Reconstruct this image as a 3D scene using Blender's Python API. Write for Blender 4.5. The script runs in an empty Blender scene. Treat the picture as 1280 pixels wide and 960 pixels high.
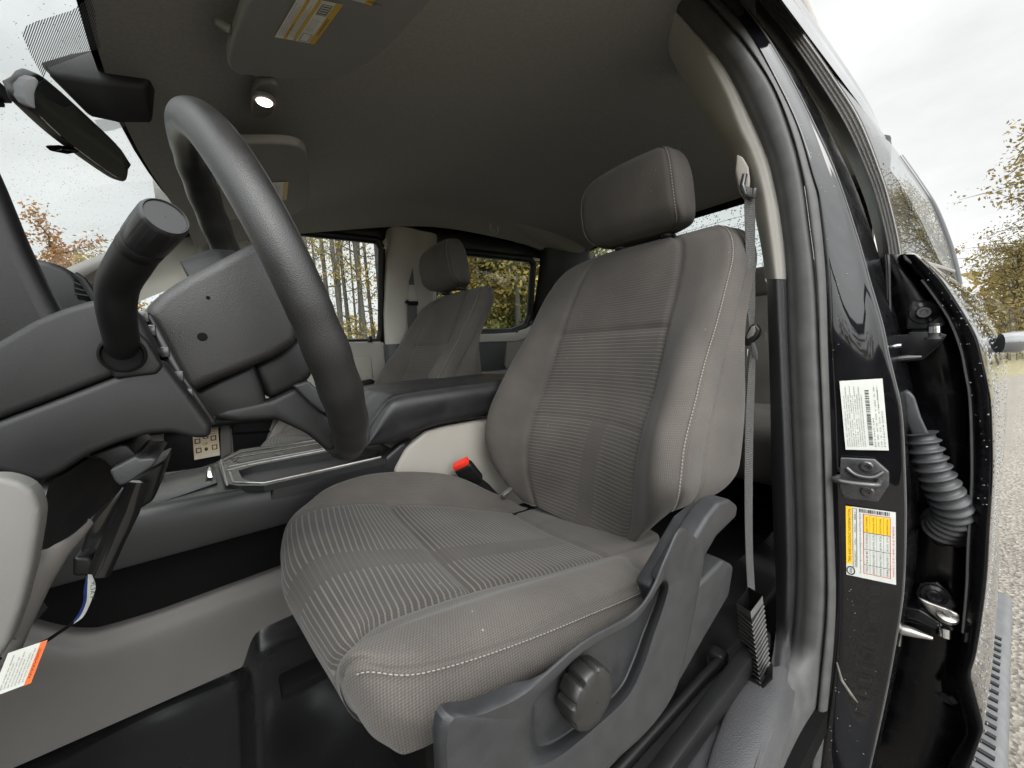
import bpy, bmesh, math, random
import numpy as np
from mathutils import Vector, Matrix
random.seed(7); np.random.seed(7)
SC = bpy.context.scene
COL = SC.collection
R = math.radians
# ------------------------------------------------------------------ camera frame
# world: X towards the rear of the vehicle, Y across the cab (driver -> passenger), Z up; the camera's eye is the origin
FPX, CX, CY = 480.0, 640.0, 480.0
_X = np.array([634., -75., 480.]); _X /= np.linalg.norm(_X)
_Y = np.array([-366., -30., 480.]); _Y -= _X * _Y.dot(_X); _Y /= np.linalg.norm(_Y)
_Z = np.cross(_X, _Y)
MC = np.array([_X, _Y, _Z])
def U(px, py, ax, v):
    """measured photo point on the plane ax = v"""
    r = MC @ np.array([(px - CX) / FPX, (py - CY) / FPX, 1.0])
    return r * (v / r['XYZ'.index(ax)])
def UX(px, py, v): return U(px, py, 'X', v)
def UY(px, py, v): return U(px, py, 'Y', v)
def UZ(px, py, v): return U(px, py, 'Z', v)
A = np.array
# ------------------------------------------------------------------ curves
def cr(pts, n, closed=False):
    """Catmull-Rom through rows of pts (k, ...) -> n samples per interval"""
    P = np.asarray(pts, float); k = len(P)
    if closed: Q = np.concatenate([P[-1:], P, P[:2]])
    else: Q = np.concatenate([2 * P[:1] - P[1:2], P, 2 * P[-1:] - P[-2:-1]])
    out = []
    for i in range(k if closed else k - 1):
        a, b, c, d = Q[i], Q[i + 1], Q[i + 2], Q[i + 3]
        for s in range(n):
            t = s / n
            out.append(0.5 * (2 * b + (c - a) * t + (2 * a - 5 * b + 4 * c - d) * t * t + (3 * b - a - 3 * c + d) * t ** 3))
    if not closed: out.append(P[-1])
    return np.array(out)
def resample(pts, n, smooth=True):
    P = np.asarray(pts, float)
    if smooth and len(P) > 2: P = cr(P, 12)
    d = np.r_[0, np.cumsum(np.linalg.norm(np.diff(P, axis=0), axis=1))]
    t = np.linspace(0, d[-1], n)
    return np.stack([np.interp(t, d, P[:, i]) for i in range(P.shape[1])], 1)
def unit(v):
    v = np.asarray(v, float); return v / max(np.linalg.norm(v), 1e-9)
def normals_grid(P, cu=False, cv=False):
    du = np.gradient(P, axis=0); dv = np.gradient(P, axis=1)
    if cu: du = (np.roll(P, -1, 0) - np.roll(P, 1, 0)) / 2
    if cv: dv = (np.roll(P, -1, 1) - np.roll(P, 1, 1)) / 2
    n = np.cross(du, dv)
    return n / np.maximum(np.linalg.norm(n, axis=2, keepdims=True), 1e-9)
# ------------------------------------------------------------------ mesh builder
class G:
    def __init__(s): s.v = []; s.f = []; s.m = []; s.uv = []
    def add(s, V, F, m=0, uv=None):
        b = len(s.v)
        s.v.extend([tuple(map(float, p)) for p in V])
        s.uv.extend([tuple(map(float, q)) for q in uv] if uv is not None else [(0., 0.)] * len(V))
        for k, f in enumerate(F):
            s.f.append([b + i for i in f]); s.m.append(m[k] if isinstance(m, (list, tuple)) else m)
        return s
    def grid(s, P, cu=False, cv=False, m=0, uv=None, flip=False, matf=None):
        P = np.asarray(P, float); n, k = P.shape[:2]
        V = P.reshape(-1, 3); F = []; mm = []
        for i in range(n if cu else n - 1):
            for j in range(k if cv else k - 1):
                i2, j2 = (i + 1) % n, (j + 1) % k
                q = [i * k + j, i * k + j2, i2 * k + j2, i2 * k + j]
                F.append(q[::-1] if flip else q); mm.append(matf(i, j) if matf else m)
        return s.add(V, F, mm, None if uv is None else np.asarray(uv).reshape(-1, 2))
    def tube(s, path, r, seg=10, closed=False, caps=True, m=0, squash=None, up=None):
        P = np.asarray(path, float); n = len(P)
        r = np.broadcast_to(np.asarray(r, float), (n,))
        T = np.gradient(P, axis=0)
        if closed: T = np.roll(P, -1, 0) - np.roll(P, 1, 0)
        T = T / np.maximum(np.linalg.norm(T, axis=1, keepdims=True), 1e-9)
        u = A(up, float) if up is not None else (A([0, 0, 1.]) if abs(T[0][2]) < .9 else A([1., 0, 0]))
        rings = []
        for i in range(n):
            u = u - T[i] * u.dot(T[i]); u = unit(u); w = np.cross(T[i], u)
            a = np.linspace(0, 2 * np.pi, seg, endpoint=False)
            su, sw = squash if squash else (1, 1)
            rings.append(P[i] + r[i] * (su * np.cos(a)[:, None] * u + sw * np.sin(a)[:, None] * w))
        rings = np.array(rings)
        s.grid(rings, cu=closed, cv=True, m=m, flip=True)
        if caps and not closed:
            s.add(rings[0], [list(range(seg))], m); s.add(rings[-1], [list(range(seg))[::-1]], m)
        return s
    def prism(s, pts, vec, bevel=0.0, seg=2, m=0, taper=None):
        """polygon pts pushed along vec; taper scales the far cap about its centre"""
        P = np.asarray(pts, float); n = len(P); vec = A(vec, float)
        Q = P + vec
        if taper is not None:
            c = Q.mean(0); Q = c + (Q - c) * taper
        bm = bmesh.new()
        a = [bm.verts.new(p) for p in P]; b = [bm.verts.new(p) for p in Q]
        bm.faces.new(a[::-1]); bm.faces.new(b)
        for i in range(n): bm.faces.new([a[i], a[(i + 1) % n], b[(i + 1) % n], b[i]])
        bmesh.ops.recalc_face_normals(bm, faces=bm.faces)
        if bevel: bmesh.ops.bevel(bm, geom=bm.edges[:], offset=bevel, segments=seg, profile=.5, affect='EDGES', clamp_overlap=True)
        return s.bm(bm, m)
    def bm(s, bm, m=0):
        bm.verts.index_update()
        s.add([v.co[:] for v in bm.verts], [[v.index for v in f.verts] for f in bm.faces], m); bm.free(); return s
    def box(s, c, size, rot=None, bevel=0.0, seg=2, m=0):
        x, y, z = A(size, float) / 2
        P = A([(-x, -y, -z), (x, -y, -z), (x, y, -z), (-x, y, -z)])
        V = A([0, 0, 2 * z])
        M3 = np.array(rot) if rot is not None else np.eye(3)
        return s.prism([A(c) + M3 @ p for p in P], M3 @ V, bevel, seg, m)
    def lathe(s, prof, o, ax, seg=32, m=0, up=None):
        """prof [(r, h)] turned about the axis ax through o"""
        ax = unit(ax); u = A(up, float) if up is not None else (A([0, 0, 1.]) if abs(ax[2]) < .9 else A([1., 0, 0]))
        u = unit(u - ax * u.dot(ax)); w = np.cross(ax, u)
        a = np.linspace(0, 2 * np.pi, seg, endpoint=False)
        P = np.array([A(o) + h * ax + r * (np.cos(a)[:, None] * u + np.sin(a)[:, None] * w) for r, h in prof])
        s.grid(P, cv=True, m=m)
        if prof[0][0] > 1e-4: s.add(P[0], [list(range(seg))[::-1]], m)
        if prof[-1][0] > 1e-4: s.add(P[-1], [list(range(seg))], m)
        return s
    def patch(s, ctrl, nu=8, nv=8, cu=False, cv=False, m=0, flip=False, thick=0.0):
        C = np.asarray(ctrl, float)
        P = cr(C, nu, cu); P = np.swapaxes(cr(np.swapaxes(P, 0, 1), nv, cv), 0, 1)
        s.grid(P, cu, cv, m, flip=flip)
        if thick:
            N = normals_grid(P, cu, cv); Q = P + N * thick
            s.grid(Q, cu, cv, m, flip=not flip)
            if not cv:
                s.grid(np.stack([P[:, 0], Q[:, 0]]), m=m); s.grid(np.stack([P[:, -1], Q[:, -1]]), m=m)
            if not cu:
                s.grid(np.stack([P[0], Q[0]]), m=m); s.grid(np.stack([P[-1], Q[-1]]), m=m)
        return s
def obj(name, g, mats, parent=None, loc=None, sharp=40, smooth=True, uv=False):
    """one mesh object; vertices are given in the world, moved to its parent's (or its own) base"""
    me = bpy.data.meshes.new(name)
    V = np.asarray(g.v, float)
    o = bpy.data.objects.new(name, me)
    if parent is not None:
        off = A(base_of(parent)); o.parent = parent
    else:
        off = A(loc) if loc is not None else A([(V[:, 0].min() + V[:, 0].max()) / 2, (V[:, 1].min() + V[:, 1].max()) / 2, V[:, 2].min()])
        o.location = off; BASE[o.name] = tuple(off)
    me.from_pydata((V - off).tolist(), [], g.f)
    mats = mats if isinstance(mats, (list, tuple)) else [mats]
    for m in mats: me.materials.append(m)
    me.polygons.foreach_set('material_index', g.m)
    if uv:
        l = me.uv_layers.new(name='UVMap'); idx = np.empty(len(me.loops), int); me.loops.foreach_get('vertex_index', idx)
        l.data.foreach_set('uv', np.asarray(g.uv, float)[idx].ravel())
    me.validate(); me.update()
    if smooth:
        me.shade_smooth(); me.set_sharp_from_angle(angle=R(sharp))
    COL.objects.link(o)
    if parent is not None: BASE[o.name] = base_of(parent)
    return o
BASE = {}
def base_of(o): return BASE[o.name]
def thing(name, label, cat, loc, group=None):
    o = bpy.data.objects.new(name, None); o.empty_display_size = .05
    COL.objects.link(o); o.location = loc; BASE[o.name] = tuple(loc)
    o['label'] = label; o['category'] = cat
    if group: o['group'] = group
    return o
def tag(o, label, cat, group=None):
    o['label'] = label; o['category'] = cat
    if group: o['group'] = group
    return o
def struct(o, kind='structure'):
    o['kind'] = kind; return o
def kids(o): return [c for c in bpy.data.objects if c.parent == o]
def dup(o, parent=None):
    ch = kids(o); c = o.copy(); COL.objects.link(c); BASE[c.name] = BASE[o.name]
    if parent is not None: c.parent = parent
    for k in ch: dup(k, c)
    return c
# ------------------------------------------------------------------ lettering
_TXT = {}
def text_mesh(s):
    if s not in _TXT:
        cu = bpy.data.curves.new('lettering', 'FONT'); cu.body = s; cu.resolution_u = 2
        ob = bpy.data.objects.new('lettering', cu); COL.objects.link(ob)
        dg = bpy.context.evaluated_depsgraph_get(); me = ob.evaluated_get(dg).to_mesh()
        V = np.array([v.co[:] for v in me.vertices]).reshape(-1, 3); F = [list(p.vertices) for p in me.polygons]
        ob.evaluated_get(dg).to_mesh_clear()
        bpy.data.objects.remove(ob); bpy.data.curves.remove(cu)
        _TXT[s] = (V, F)
    return _TXT[s]
class Sheet:
    """a printed sheet: (a, b) in 0..w, 0..h on the plane o + a*ea + b*eb, marks laid proud of it along n"""
    def __init__(s, g, o, ea, eb, n): s.g, s.o, s.ea, s.eb, s.n = g, A(o, float), A(ea, float), A(eb, float), A(n, float)
    def p(s, a, b, k=1): return s.o + a * s.ea + b * s.eb + s.n * (.0004 * k)
    def rect(s, a0, b0, a1, b1, m, k=1): s.g.add([s.p(a0, b0, k), s.p(a1, b0, k), s.p(a1, b1, k), s.p(a0, b1, k)], [[0, 1, 2, 3]], m)
    def text(s, t, a, b, size, m, k=2, width=None):
        V, F = text_mesh(t)
        if not len(V): return
        sx = size
        if width: sx = width / max(V[:, 0].max() - V[:, 0].min(), 1e-6)
        s.g.add([s.p(a + (q[0] - V[:, 0].min()) * sx, b + q[1] * size, k) for q in V], F, m)
    def frame(s, a0, b0, a1, b1, t, m, k=2):
        s.rect(a0, b0, a1, b0 + t, m, k); s.rect(a0, b1 - t, a1, b1, m, k); s.rect(a0, b0, a0 + t, b1, m, k); s.rect(a1 - t, b0, a1, b1, m, k)
# ------------------------------------------------------------------ materials
def mat(name, col=(.5, .5, .5), rough=.5, metal=0., spec=.5, coat=0., bump=None, vary=None, emit=None):
    """bump = (scale, strength, distance, kind), vary = (scale, amount, detail)"""
    m = bpy.data.materials.new(name); m.use_nodes = True; nt = m.node_tree; b = nt.nodes['Principled BSDF']
    b.inputs['Base Color'].default_value = (*col, 1); b.inputs['Roughness'].default_value = rough
    b.inputs['Metallic'].default_value = metal; b.inputs['Specular IOR Level'].default_value = spec
    b.inputs['Coat Weight'].default_value = coat; b.inputs['Coat Roughness'].default_value = .03
    N = nt.nodes.new; L = nt.links.new
    tc = N('ShaderNodeTexCoord')
    if vary:
        n = N('ShaderNodeTexNoise'); n.inputs['Scale'].default_value = vary[0]; n.inputs['Detail'].default_value = vary[2]
        L(tc.outputs['Object'], n.inputs['Vector'])
        mr = N('ShaderNodeMapRange'); mr.inputs[1].default_value = .3; mr.inputs[2].default_value = .7
        mr.inputs[3].default_value = 1 - vary[1]; mr.inputs[4].default_value = 1 + vary[1]; L(n.outputs['Fac'], mr.inputs[0])
        mx = N('ShaderNodeMix'); mx.data_type = 'RGBA'; mx.blend_type = 'MULTIPLY'; mx.inputs[0].default_value = 1
        mx.inputs[6].default_value = (*col, 1); L(mr.outputs[0], mx.inputs[7]); L(mx.outputs[2], b.inputs['Base Color'])
        r2 = N('ShaderNodeMapRange'); r2.inputs[1].default_value = .3; r2.inputs[2].default_value = .7
        r2.inputs[3].default_value = max(0, rough - .12 * min(1, vary[1] * 3)); r2.inputs[4].default_value = min(1, rough + .12 * min(1, vary[1] * 3))
        L(n.outputs['Fac'], r2.inputs[0]); L(r2.outputs[0], b.inputs['Roughness'])
    if bump:
        if bump[3] == 'grain':
            t = N('ShaderNodeTexVoronoi'); t.inputs['Scale'].default_value = bump[0]; out = t.outputs['Distance']
        else:
            t = N('ShaderNodeTexNoise'); t.inputs['Scale'].default_value = bump[0]; t.inputs['Detail'].default_value = 3; out = t.outputs['Fac']
        L(tc.outputs['Object'], t.inputs['Vector'])
        bp = N('ShaderNodeBump'); bp.inputs['Strength'].default_value = bump[1]; bp.inputs['Distance'].default_value = bump[2]
        L(out, bp.inputs['Height']); L(bp.outputs[0], b.inputs['Normal'])
    if emit:
        b.inputs['Emission Color'].default_value = (*emit[0], 1); b.inputs['Emission Strength'].default_value = emit[1]
    return m
def fabric(name, col, rib=None, light=None, pitch=.0095, axis=0, band=None, contrast=1.):
    """woven cloth in UV metres; rib=True lays fine pale ribs across UV axis `axis`; band = (lo, hi) of the other axis left unribbed"""
    m = bpy.data.materials.new(name); m.use_nodes = True; nt = m.node_tree; b = nt.nodes['Principled BSDF']
    b.inputs['Roughness'].default_value = .92; b.inputs['Specular IOR Level'].default_value = .12
    b.inputs['Sheen Weight'].default_value = .10; b.inputs['Sheen Roughness'].default_value = .5
    N = nt.nodes.new; L = nt.links.new
    def math_(op, a, c=None, cl=False):
        n = N('ShaderNodeMath'); n.operation = op; n.use_clamp = cl
        for k, x in enumerate((a, c)):
            if x is None: continue
            if isinstance(x, (int, float)): n.inputs[k].default_value = x
            else: L(x, n.inputs[k])
        return n.outputs[0]
    tc = N('ShaderNodeTexCoord'); sp = N('ShaderNodeSeparateXYZ'); L(tc.outputs['UV'], sp.inputs[0])
    u, v = sp.outputs[0], sp.outputs[1]
    w = 2 * math.pi / .0056
    wu = math_('SINE', math_('MULTIPLY', math_('ADD', u, v), w)); wv = math_('SINE', math_('MULTIPLY', math_('SUBTRACT', u, v), w))
    weave = math_('MULTIPLY', math_('ADD', math_('MULTIPLY', wu, wv), 1.0), .5)      # 0..1
    nz = N('ShaderNodeTexNoise'); nz.inputs['Scale'].default_value = 9; nz.inputs['Detail'].default_value = 5; L(tc.outputs['Object'], nz.inputs['Vector'])
    nf = N('ShaderNodeTexNoise'); nf.inputs['Scale'].default_value = 900; nf.inputs['Detail'].default_value = 2; L(tc.outputs['Object'], nf.inputs['Vector'])
    k = math_('ADD', math_('MULTIPLY', weave, .62 * min(1, contrast * 1.6)), .69)
    k = math_('MULTIPLY', k, math_('ADD', math_('MULTIPLY', nz.outputs['Fac'], .9), .55))
    k = math_('MULTIPLY', k, math_('ADD', math_('MULTIPLY', nf.outputs['Fac'], .5), .75))
    base = N('ShaderNodeMix'); base.data_type = 'RGBA'; base.blend_type = 'MULTIPLY'; base.inputs[0].default_value = 1
    base.inputs[6].default_value = (*col, 1); L(k, base.inputs[7])
    vo = N('ShaderNodeTexVoronoi'); vo.inputs['Scale'].default_value = 42; L(tc.outputs['Object'], vo.inputs['Vector']); vs = N('ShaderNodeSeparateColor'); L(vo.outputs['Color'], vs.inputs[0])
    lint = math_('MULTIPLY', math_('LESS_THAN', vo.outputs['Distance'], .045), math_('GREATER_THAN', vs.outputs[0], .80))
    lm = N('ShaderNodeMix'); lm.data_type = 'RGBA'; L(math_('MULTIPLY', lint, .35), lm.inputs[0]); L(base.outputs[2], lm.inputs[6]); lm.inputs[7].default_value = (.42, .41, .38, 1)
    colr = lm.outputs[2]; h = math_('MULTIPLY', weave, .45)
    if rib:
        a, o = (u, v) if axis == 0 else (v, u)
        ph = math_('FRACT', math_('DIVIDE', a, pitch))
        tri = math_('ABSOLUTE', math_('SUBTRACT', ph, .5))             # 0 at the rib's crest
        mr = N('ShaderNodeMapRange'); mr.inputs[1].default_value = .17; mr.inputs[2].default_value = .06; mr.inputs[3].default_value = 0; mr.inputs[4].default_value = 1
        L(tri, mr.inputs[0]); r = mr.outputs[0]
        dash = math_('SINE', math_('MULTIPLY', o, 2 * math.pi / .004)); r = math_('MULTIPLY', r, math_('ADD', math_('MULTIPLY', dash, .12), .88))
        if band and band[2:]:
            gg = math_('LESS_THAN', a, band[2]); g1 = math_('GREATER_THAN', o, band[0]); g2 = math_('LESS_THAN', o, band[1])
            r = math_('MULTIPLY', r, math_('SUBTRACT', 1.0, math_('MULTIPLY', math_('MULTIPLY', math_('MULTIPLY', g1, g2), gg), .85)))
        elif band:
            g1 = math_('GREATER_THAN', o, band[0]); g2 = math_('LESS_THAN', o, band[1])
            r = math_('MULTIPLY', r, math_('SUBTRACT', 1.0, math_('MULTIPLY', math_('MULTIPLY', g1, g2), .8)))
        mx = N('ShaderNodeMix'); mx.data_type = 'RGBA'; L(math_('MULTIPLY', r, contrast), mx.inputs[0]); L(colr, mx.inputs[6]); mx.inputs[7].default_value = (*light, 1)
        colr = mx.outputs[2]; h = math_('ADD', math_('MULTIPLY', h, .6), math_('MULTIPLY', r, .55))
    L(colr, b.inputs['Base Color'])
    bp = N('ShaderNodeBump'); bp.inputs['Strength'].default_value = .55; bp.inputs['Distance'].default_value = .0012; L(h, bp.inputs['Height']); L(bp.outputs[0], b.inputs['Normal'])
    return m
def glass(name, tint=(1, 1, 1), drops=None, frit=None):
    """a window pane: clear (transparent by its tint) with Fresnel gloss; rain beads as small dark/bright rings"""
    m = bpy.data.materials.new(name); m.use_nodes = True; nt = m.node_tree; nt.nodes.remove(nt.nodes['Principled BSDF'])
    N = nt.nodes.new; L = nt.links.new; out = nt.nodes['Material Output']
    tr = N('ShaderNodeBsdfTransparent'); tr.inputs[0].default_value = (*tint, 1)
    gl = N('ShaderNodeBsdfGlossy'); gl.inputs['Roughness'].default_value = .01
    fr = N('ShaderNodeLayerWeight'); fr.inputs[0].default_value = .5
    pw = N('ShaderNodeMath'); pw.operation = 'POWER'; L(fr.outputs['Facing'], pw.inputs[0]); pw.inputs[1].default_value = 4.5
    fm = N('ShaderNodeMath'); fm.operation = 'MULTIPLY_ADD'; L(pw.outputs[0], fm.inputs[0]); fm.inputs[1].default_value = .9; fm.inputs[2].default_value = .05
    mx = N('ShaderNodeMixShader'); L(fm.outputs[0], mx.inputs[0]); L(tr.outputs[0], mx.inputs[1]); L(gl.outputs[0], mx.inputs[2])
    res = mx
    if drops:
        tc = N('ShaderNodeTexCoord'); vo = N('ShaderNodeTexVoronoi'); vo.inputs['Scale'].default_value = drops[0]; vo.inputs['Randomness'].default_value = 1
        L(tc.outputs['Object'], vo.inputs['Vector'])
        sz = N('ShaderNodeSeparateColor'); L(vo.outputs['Color'], sz.inputs[0])
        th = N('ShaderNodeMath'); th.operation = 'MULTIPLY'; L(sz.outputs[0], th.inputs[0]); L(sz.outputs[0], th.inputs[1])
        th2 = N('ShaderNodeMath'); th2.operation = 'MULTIPLY'; L(th.outputs[0], th2.inputs[0]); th2.inputs[1].default_value = drops[1]
        lt = N('ShaderNodeMath'); lt.operation = 'LESS_THAN'; L(vo.outputs['Distance'], lt.inputs[0]); L(th2.outputs[0], lt.inputs[1])
        am = N('ShaderNodeMath'); am.operation = 'MULTIPLY'; L(lt.outputs[0], am.inputs[0]); am.inputs[1].default_value = drops[2]
        db = N('ShaderNodeBsdfPrincipled'); db.inputs['Base Color'].default_value = (.25, .27, .28, 1); db.inputs['Roughness'].default_value = .05
        tl = N('ShaderNodeBsdfTransparent'); tl.inputs[0].default_value = (.45, .46, .46, 1)
        dm = N('ShaderNodeMixShader'); dm.inputs[0].default_value = .45; L(tl.outputs[0], dm.inputs[1]); L(db.outputs[0], dm.inputs[2])
        m2 = N('ShaderNodeMixShader'); L(am.outputs[0], m2.inputs[0]); L(res.outputs[0], m2.inputs[1]); L(dm.outputs[0], m2.inputs[2]); res = m2
    L(res.outputs[0], out.inputs[0])
    return m
M = {}
M['dash'] = mat('dark_dash_plastic', (.0125, .0125, .013), .46, spec=.28, bump=(1100, .22, .0004, 'noise'), vary=(14, .12, 4))
M['soft'] = mat('dark_soft_plastic', (.008, .008, .0083), .42, spec=.3, vary=(20, .1, 3), bump=(1500, .2, .0004, 'noise'))
M['wheel'] = mat('grained_wheel_skin', (.017, .0167, .0165), .36, spec=.45, bump=(1250, .36, .0005, 'grain'), vary=(30, .12, 4))
M['grey'] = mat('grey_shield_plastic', (.026, .0265, .028), .42, spec=.34, bump=(1300, .5, .0005, 'noise'), vary=(60, .14, 5))
M['cons'] = mat('console_plastic', (.019, .019, .020), .34, spec=.35, bump=(1500, .35, .0004, 'noise'), vary=(12, .1, 4))
M['gloss'] = mat('gloss_black_plastic', (.012, .012, .012), .12)
M['light'] = mat('light_trim_plastic', (.32, .302, .268), .55, bump=(1300, .35, .0005, 'noise'), vary=(9, .06, 5))
M['warm'] = mat('warm_grey_trim', (.125, .117, .110), .55, bump=(1300, .35, .0005, 'noise'), vary=(9, .07, 5))
M['pillar'] = mat('grained_grey_pillar_plastic', (.042, .042, .044), .5, bump=(650, .6, .0009, 'grain'), vary=(15, .08, 3))
M['floor'] = mat('black_rubber_floor', (.010, .010, .0105), .22, bump=(500, .25, .0006, 'noise'), vary=(9, .25, 5))
M['roofcloth'] = mat('headliner_cloth', (.34, .332, .318), .95, spec=.1, bump=(900, .4, .0008, 'noise'), vary=(200, .08, 3))
M['visor'] = mat('visor_vinyl', (.22, .216, .207), .7, bump=(800, .3, .0005, 'grain'), vary=(15, .05, 3))
M['seal'] = mat('door_seal_rubber', (.072, .072, .071), .62, spec=.35, bump=(700, .25, .0006, 'noise'), vary=(35, .16, 5))
M['paint'] = mat('black_car_paint', (.005, .005, .006), .12, spec=.05, coat=1., vary=(40, .2, 4))
M['jamb'] = mat('black_jamb_paint', (.004, .004, .005), .22, spec=.4, vary=(30, .3, 5))
M['satin'] = mat('satin_grey_trim', (.19, .185, .175), .35, bump=(300, .2, .0005, 'noise'), vary=(20, .08, 3))
M['steel'] = mat('dull_steel', (.42, .40, .38), .34, metal=.9, vary=(60, .2, 4))
M['dsteel'] = mat('painted_hinge_steel', (.03, .03, .032), .24, spec=.7, vary=(60, .3, 4))
M['chrome'] = mat('chrome', (.8, .8, .8), .12, metal=1.)
M['boot'] = mat('rubber_boot', (.032, .033, .035), .5, vary=(60, .2, 4))
M['web'] = mat('belt_webbing', (.075, .0745, .073), .8, bump=(900, .5, .0006, 'noise'), vary=(300, .15, 2))
M['red'] = mat('red_release_button', (.75, .035, .02), .35)
M['white'] = mat('label_white', (.52, .535, .50), .45, vary=(60, .04, 3))
M['yellow'] = mat('label_yellow', (.80, .46, .015), .5)
M['amber'] = mat('label_amber', (.62, .40, .06), .5)
M['orange'] = mat('label_orange', (.78, .14, .03), .5)
M['ink'] = mat('label_ink', (.03, .03, .03), .6)
M['redink'] = mat('label_red_ink', (.45, .04, .03), .6)
M['blue'] = mat('tag_blue', (.02, .035, .16), .5)
M['paper'] = mat('label_paper', (.72, .73, .68), .45, vary=(60, .04, 3))
M['beige'] = mat('beige_card', (.62, .50, .34), .6)
M['mirrorface'] = mat('mirror_glass', (.05, .055, .055), .06, metal=.0, spec=.9)
M['lamp'] = mat('lit_lamp', (.9, .85, .78), .4, emit=((1, .80, .68), 4.5))
M['lampcase'] = mat('lamp_housing', (.22, .21, .195), .45)
M['black'] = mat('matt_black', (.005, .005, .005), .75, spec=.08)
CLOTH = (.072, .0655, .0595); PALE = (.24, .226, .206)
M['cloth'] = fabric('seat_cloth', CLOTH)
M['rib'] = fabric('seat_rib_cloth', (.058, .053, .048), True, PALE, .0084, 1, band=(-.075, -.030), contrast=.42)
M['ribback'] = fabric('seat_back_rib_cloth', (.067, .061, .0555), True, (.16, .149, .135), .0078, 1, band=(-.048, -.004, 0.0), contrast=.45)
M['ribtop'] = fabric('seat_back_fine_rib_cloth', (.072, .0655, .0595), True, (.12, .111, .10), .0062, 1, contrast=.4)
M['thread'] = mat('pale_thread', (.20, .19, .17), .8)
M['beigetrim'] = mat('beige_pillar_trim', (.44, .42, .382), .55, bump=(1300, .35, .0005, 'noise'), vary=(9, .06, 5))
M['tray'] = mat('console_tray_plastic', (.022, .023, .023), .24, bump=(900, .2, .0003, 'noise'), vary=(10, .1, 4))
M['glass'] = glass('clear_glass', (.93, .96, .95))
M['wetglass'] = glass('wet_glass', (.92, .95, .94), drops=(120, .42, .9))
M['wetwind'] = glass('wet_windshield', (.90, .94, .93), drops=(230, .30, .7))
M['tint'] = glass('privacy_glass', (.68, .72, .70))
CLOUD_LO, CLOUD_HI, SKY_STR, EXPO, SUNSIDE = 3.4, 4.9, .12, 1.0, 5.2
# ================================================================== seats
def seam(P, N, i0=None, j0=None, depth=.004, width=.006, jr=None, ir=None):
    """press a seam into grid P along row i0 or column j0"""
    n, k = P.shape[:2]
    if j0 is not None:
        d = np.linalg.norm(P - P[:, j0:j0 + 1], axis=2)
    else:
        d = np.linalg.norm(P - P[i0:i0 + 1], axis=2)
    w = depth * np.exp(-(d / width) ** 2)
    msk = np.ones((n, k))
    if jr: msk[:, :jr[0]] = 0; msk[:, jr[1] + 1:] = 0
    if ir: msk[:ir[0]] = 0; msk[ir[1] + 1:] = 0
    return P - N * (w * msk)[..., None]
def stitches(g, path, n, off, m, r=.0011, ln=.62):
    """a run of short thread dashes along a path"""
    Q = resample(path, n * 2 + 1, smooth=False)
    for i in range(n):
        a, b = Q[2 * i], Q[2 * i] + (Q[2 * i + 1] - Q[2 * i]) * (2 * ln)
        g.tube([a + off, (a + b) / 2 + off * 1.15, b + off], [r * .7, r, r * .7], 5, m=m)
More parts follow.
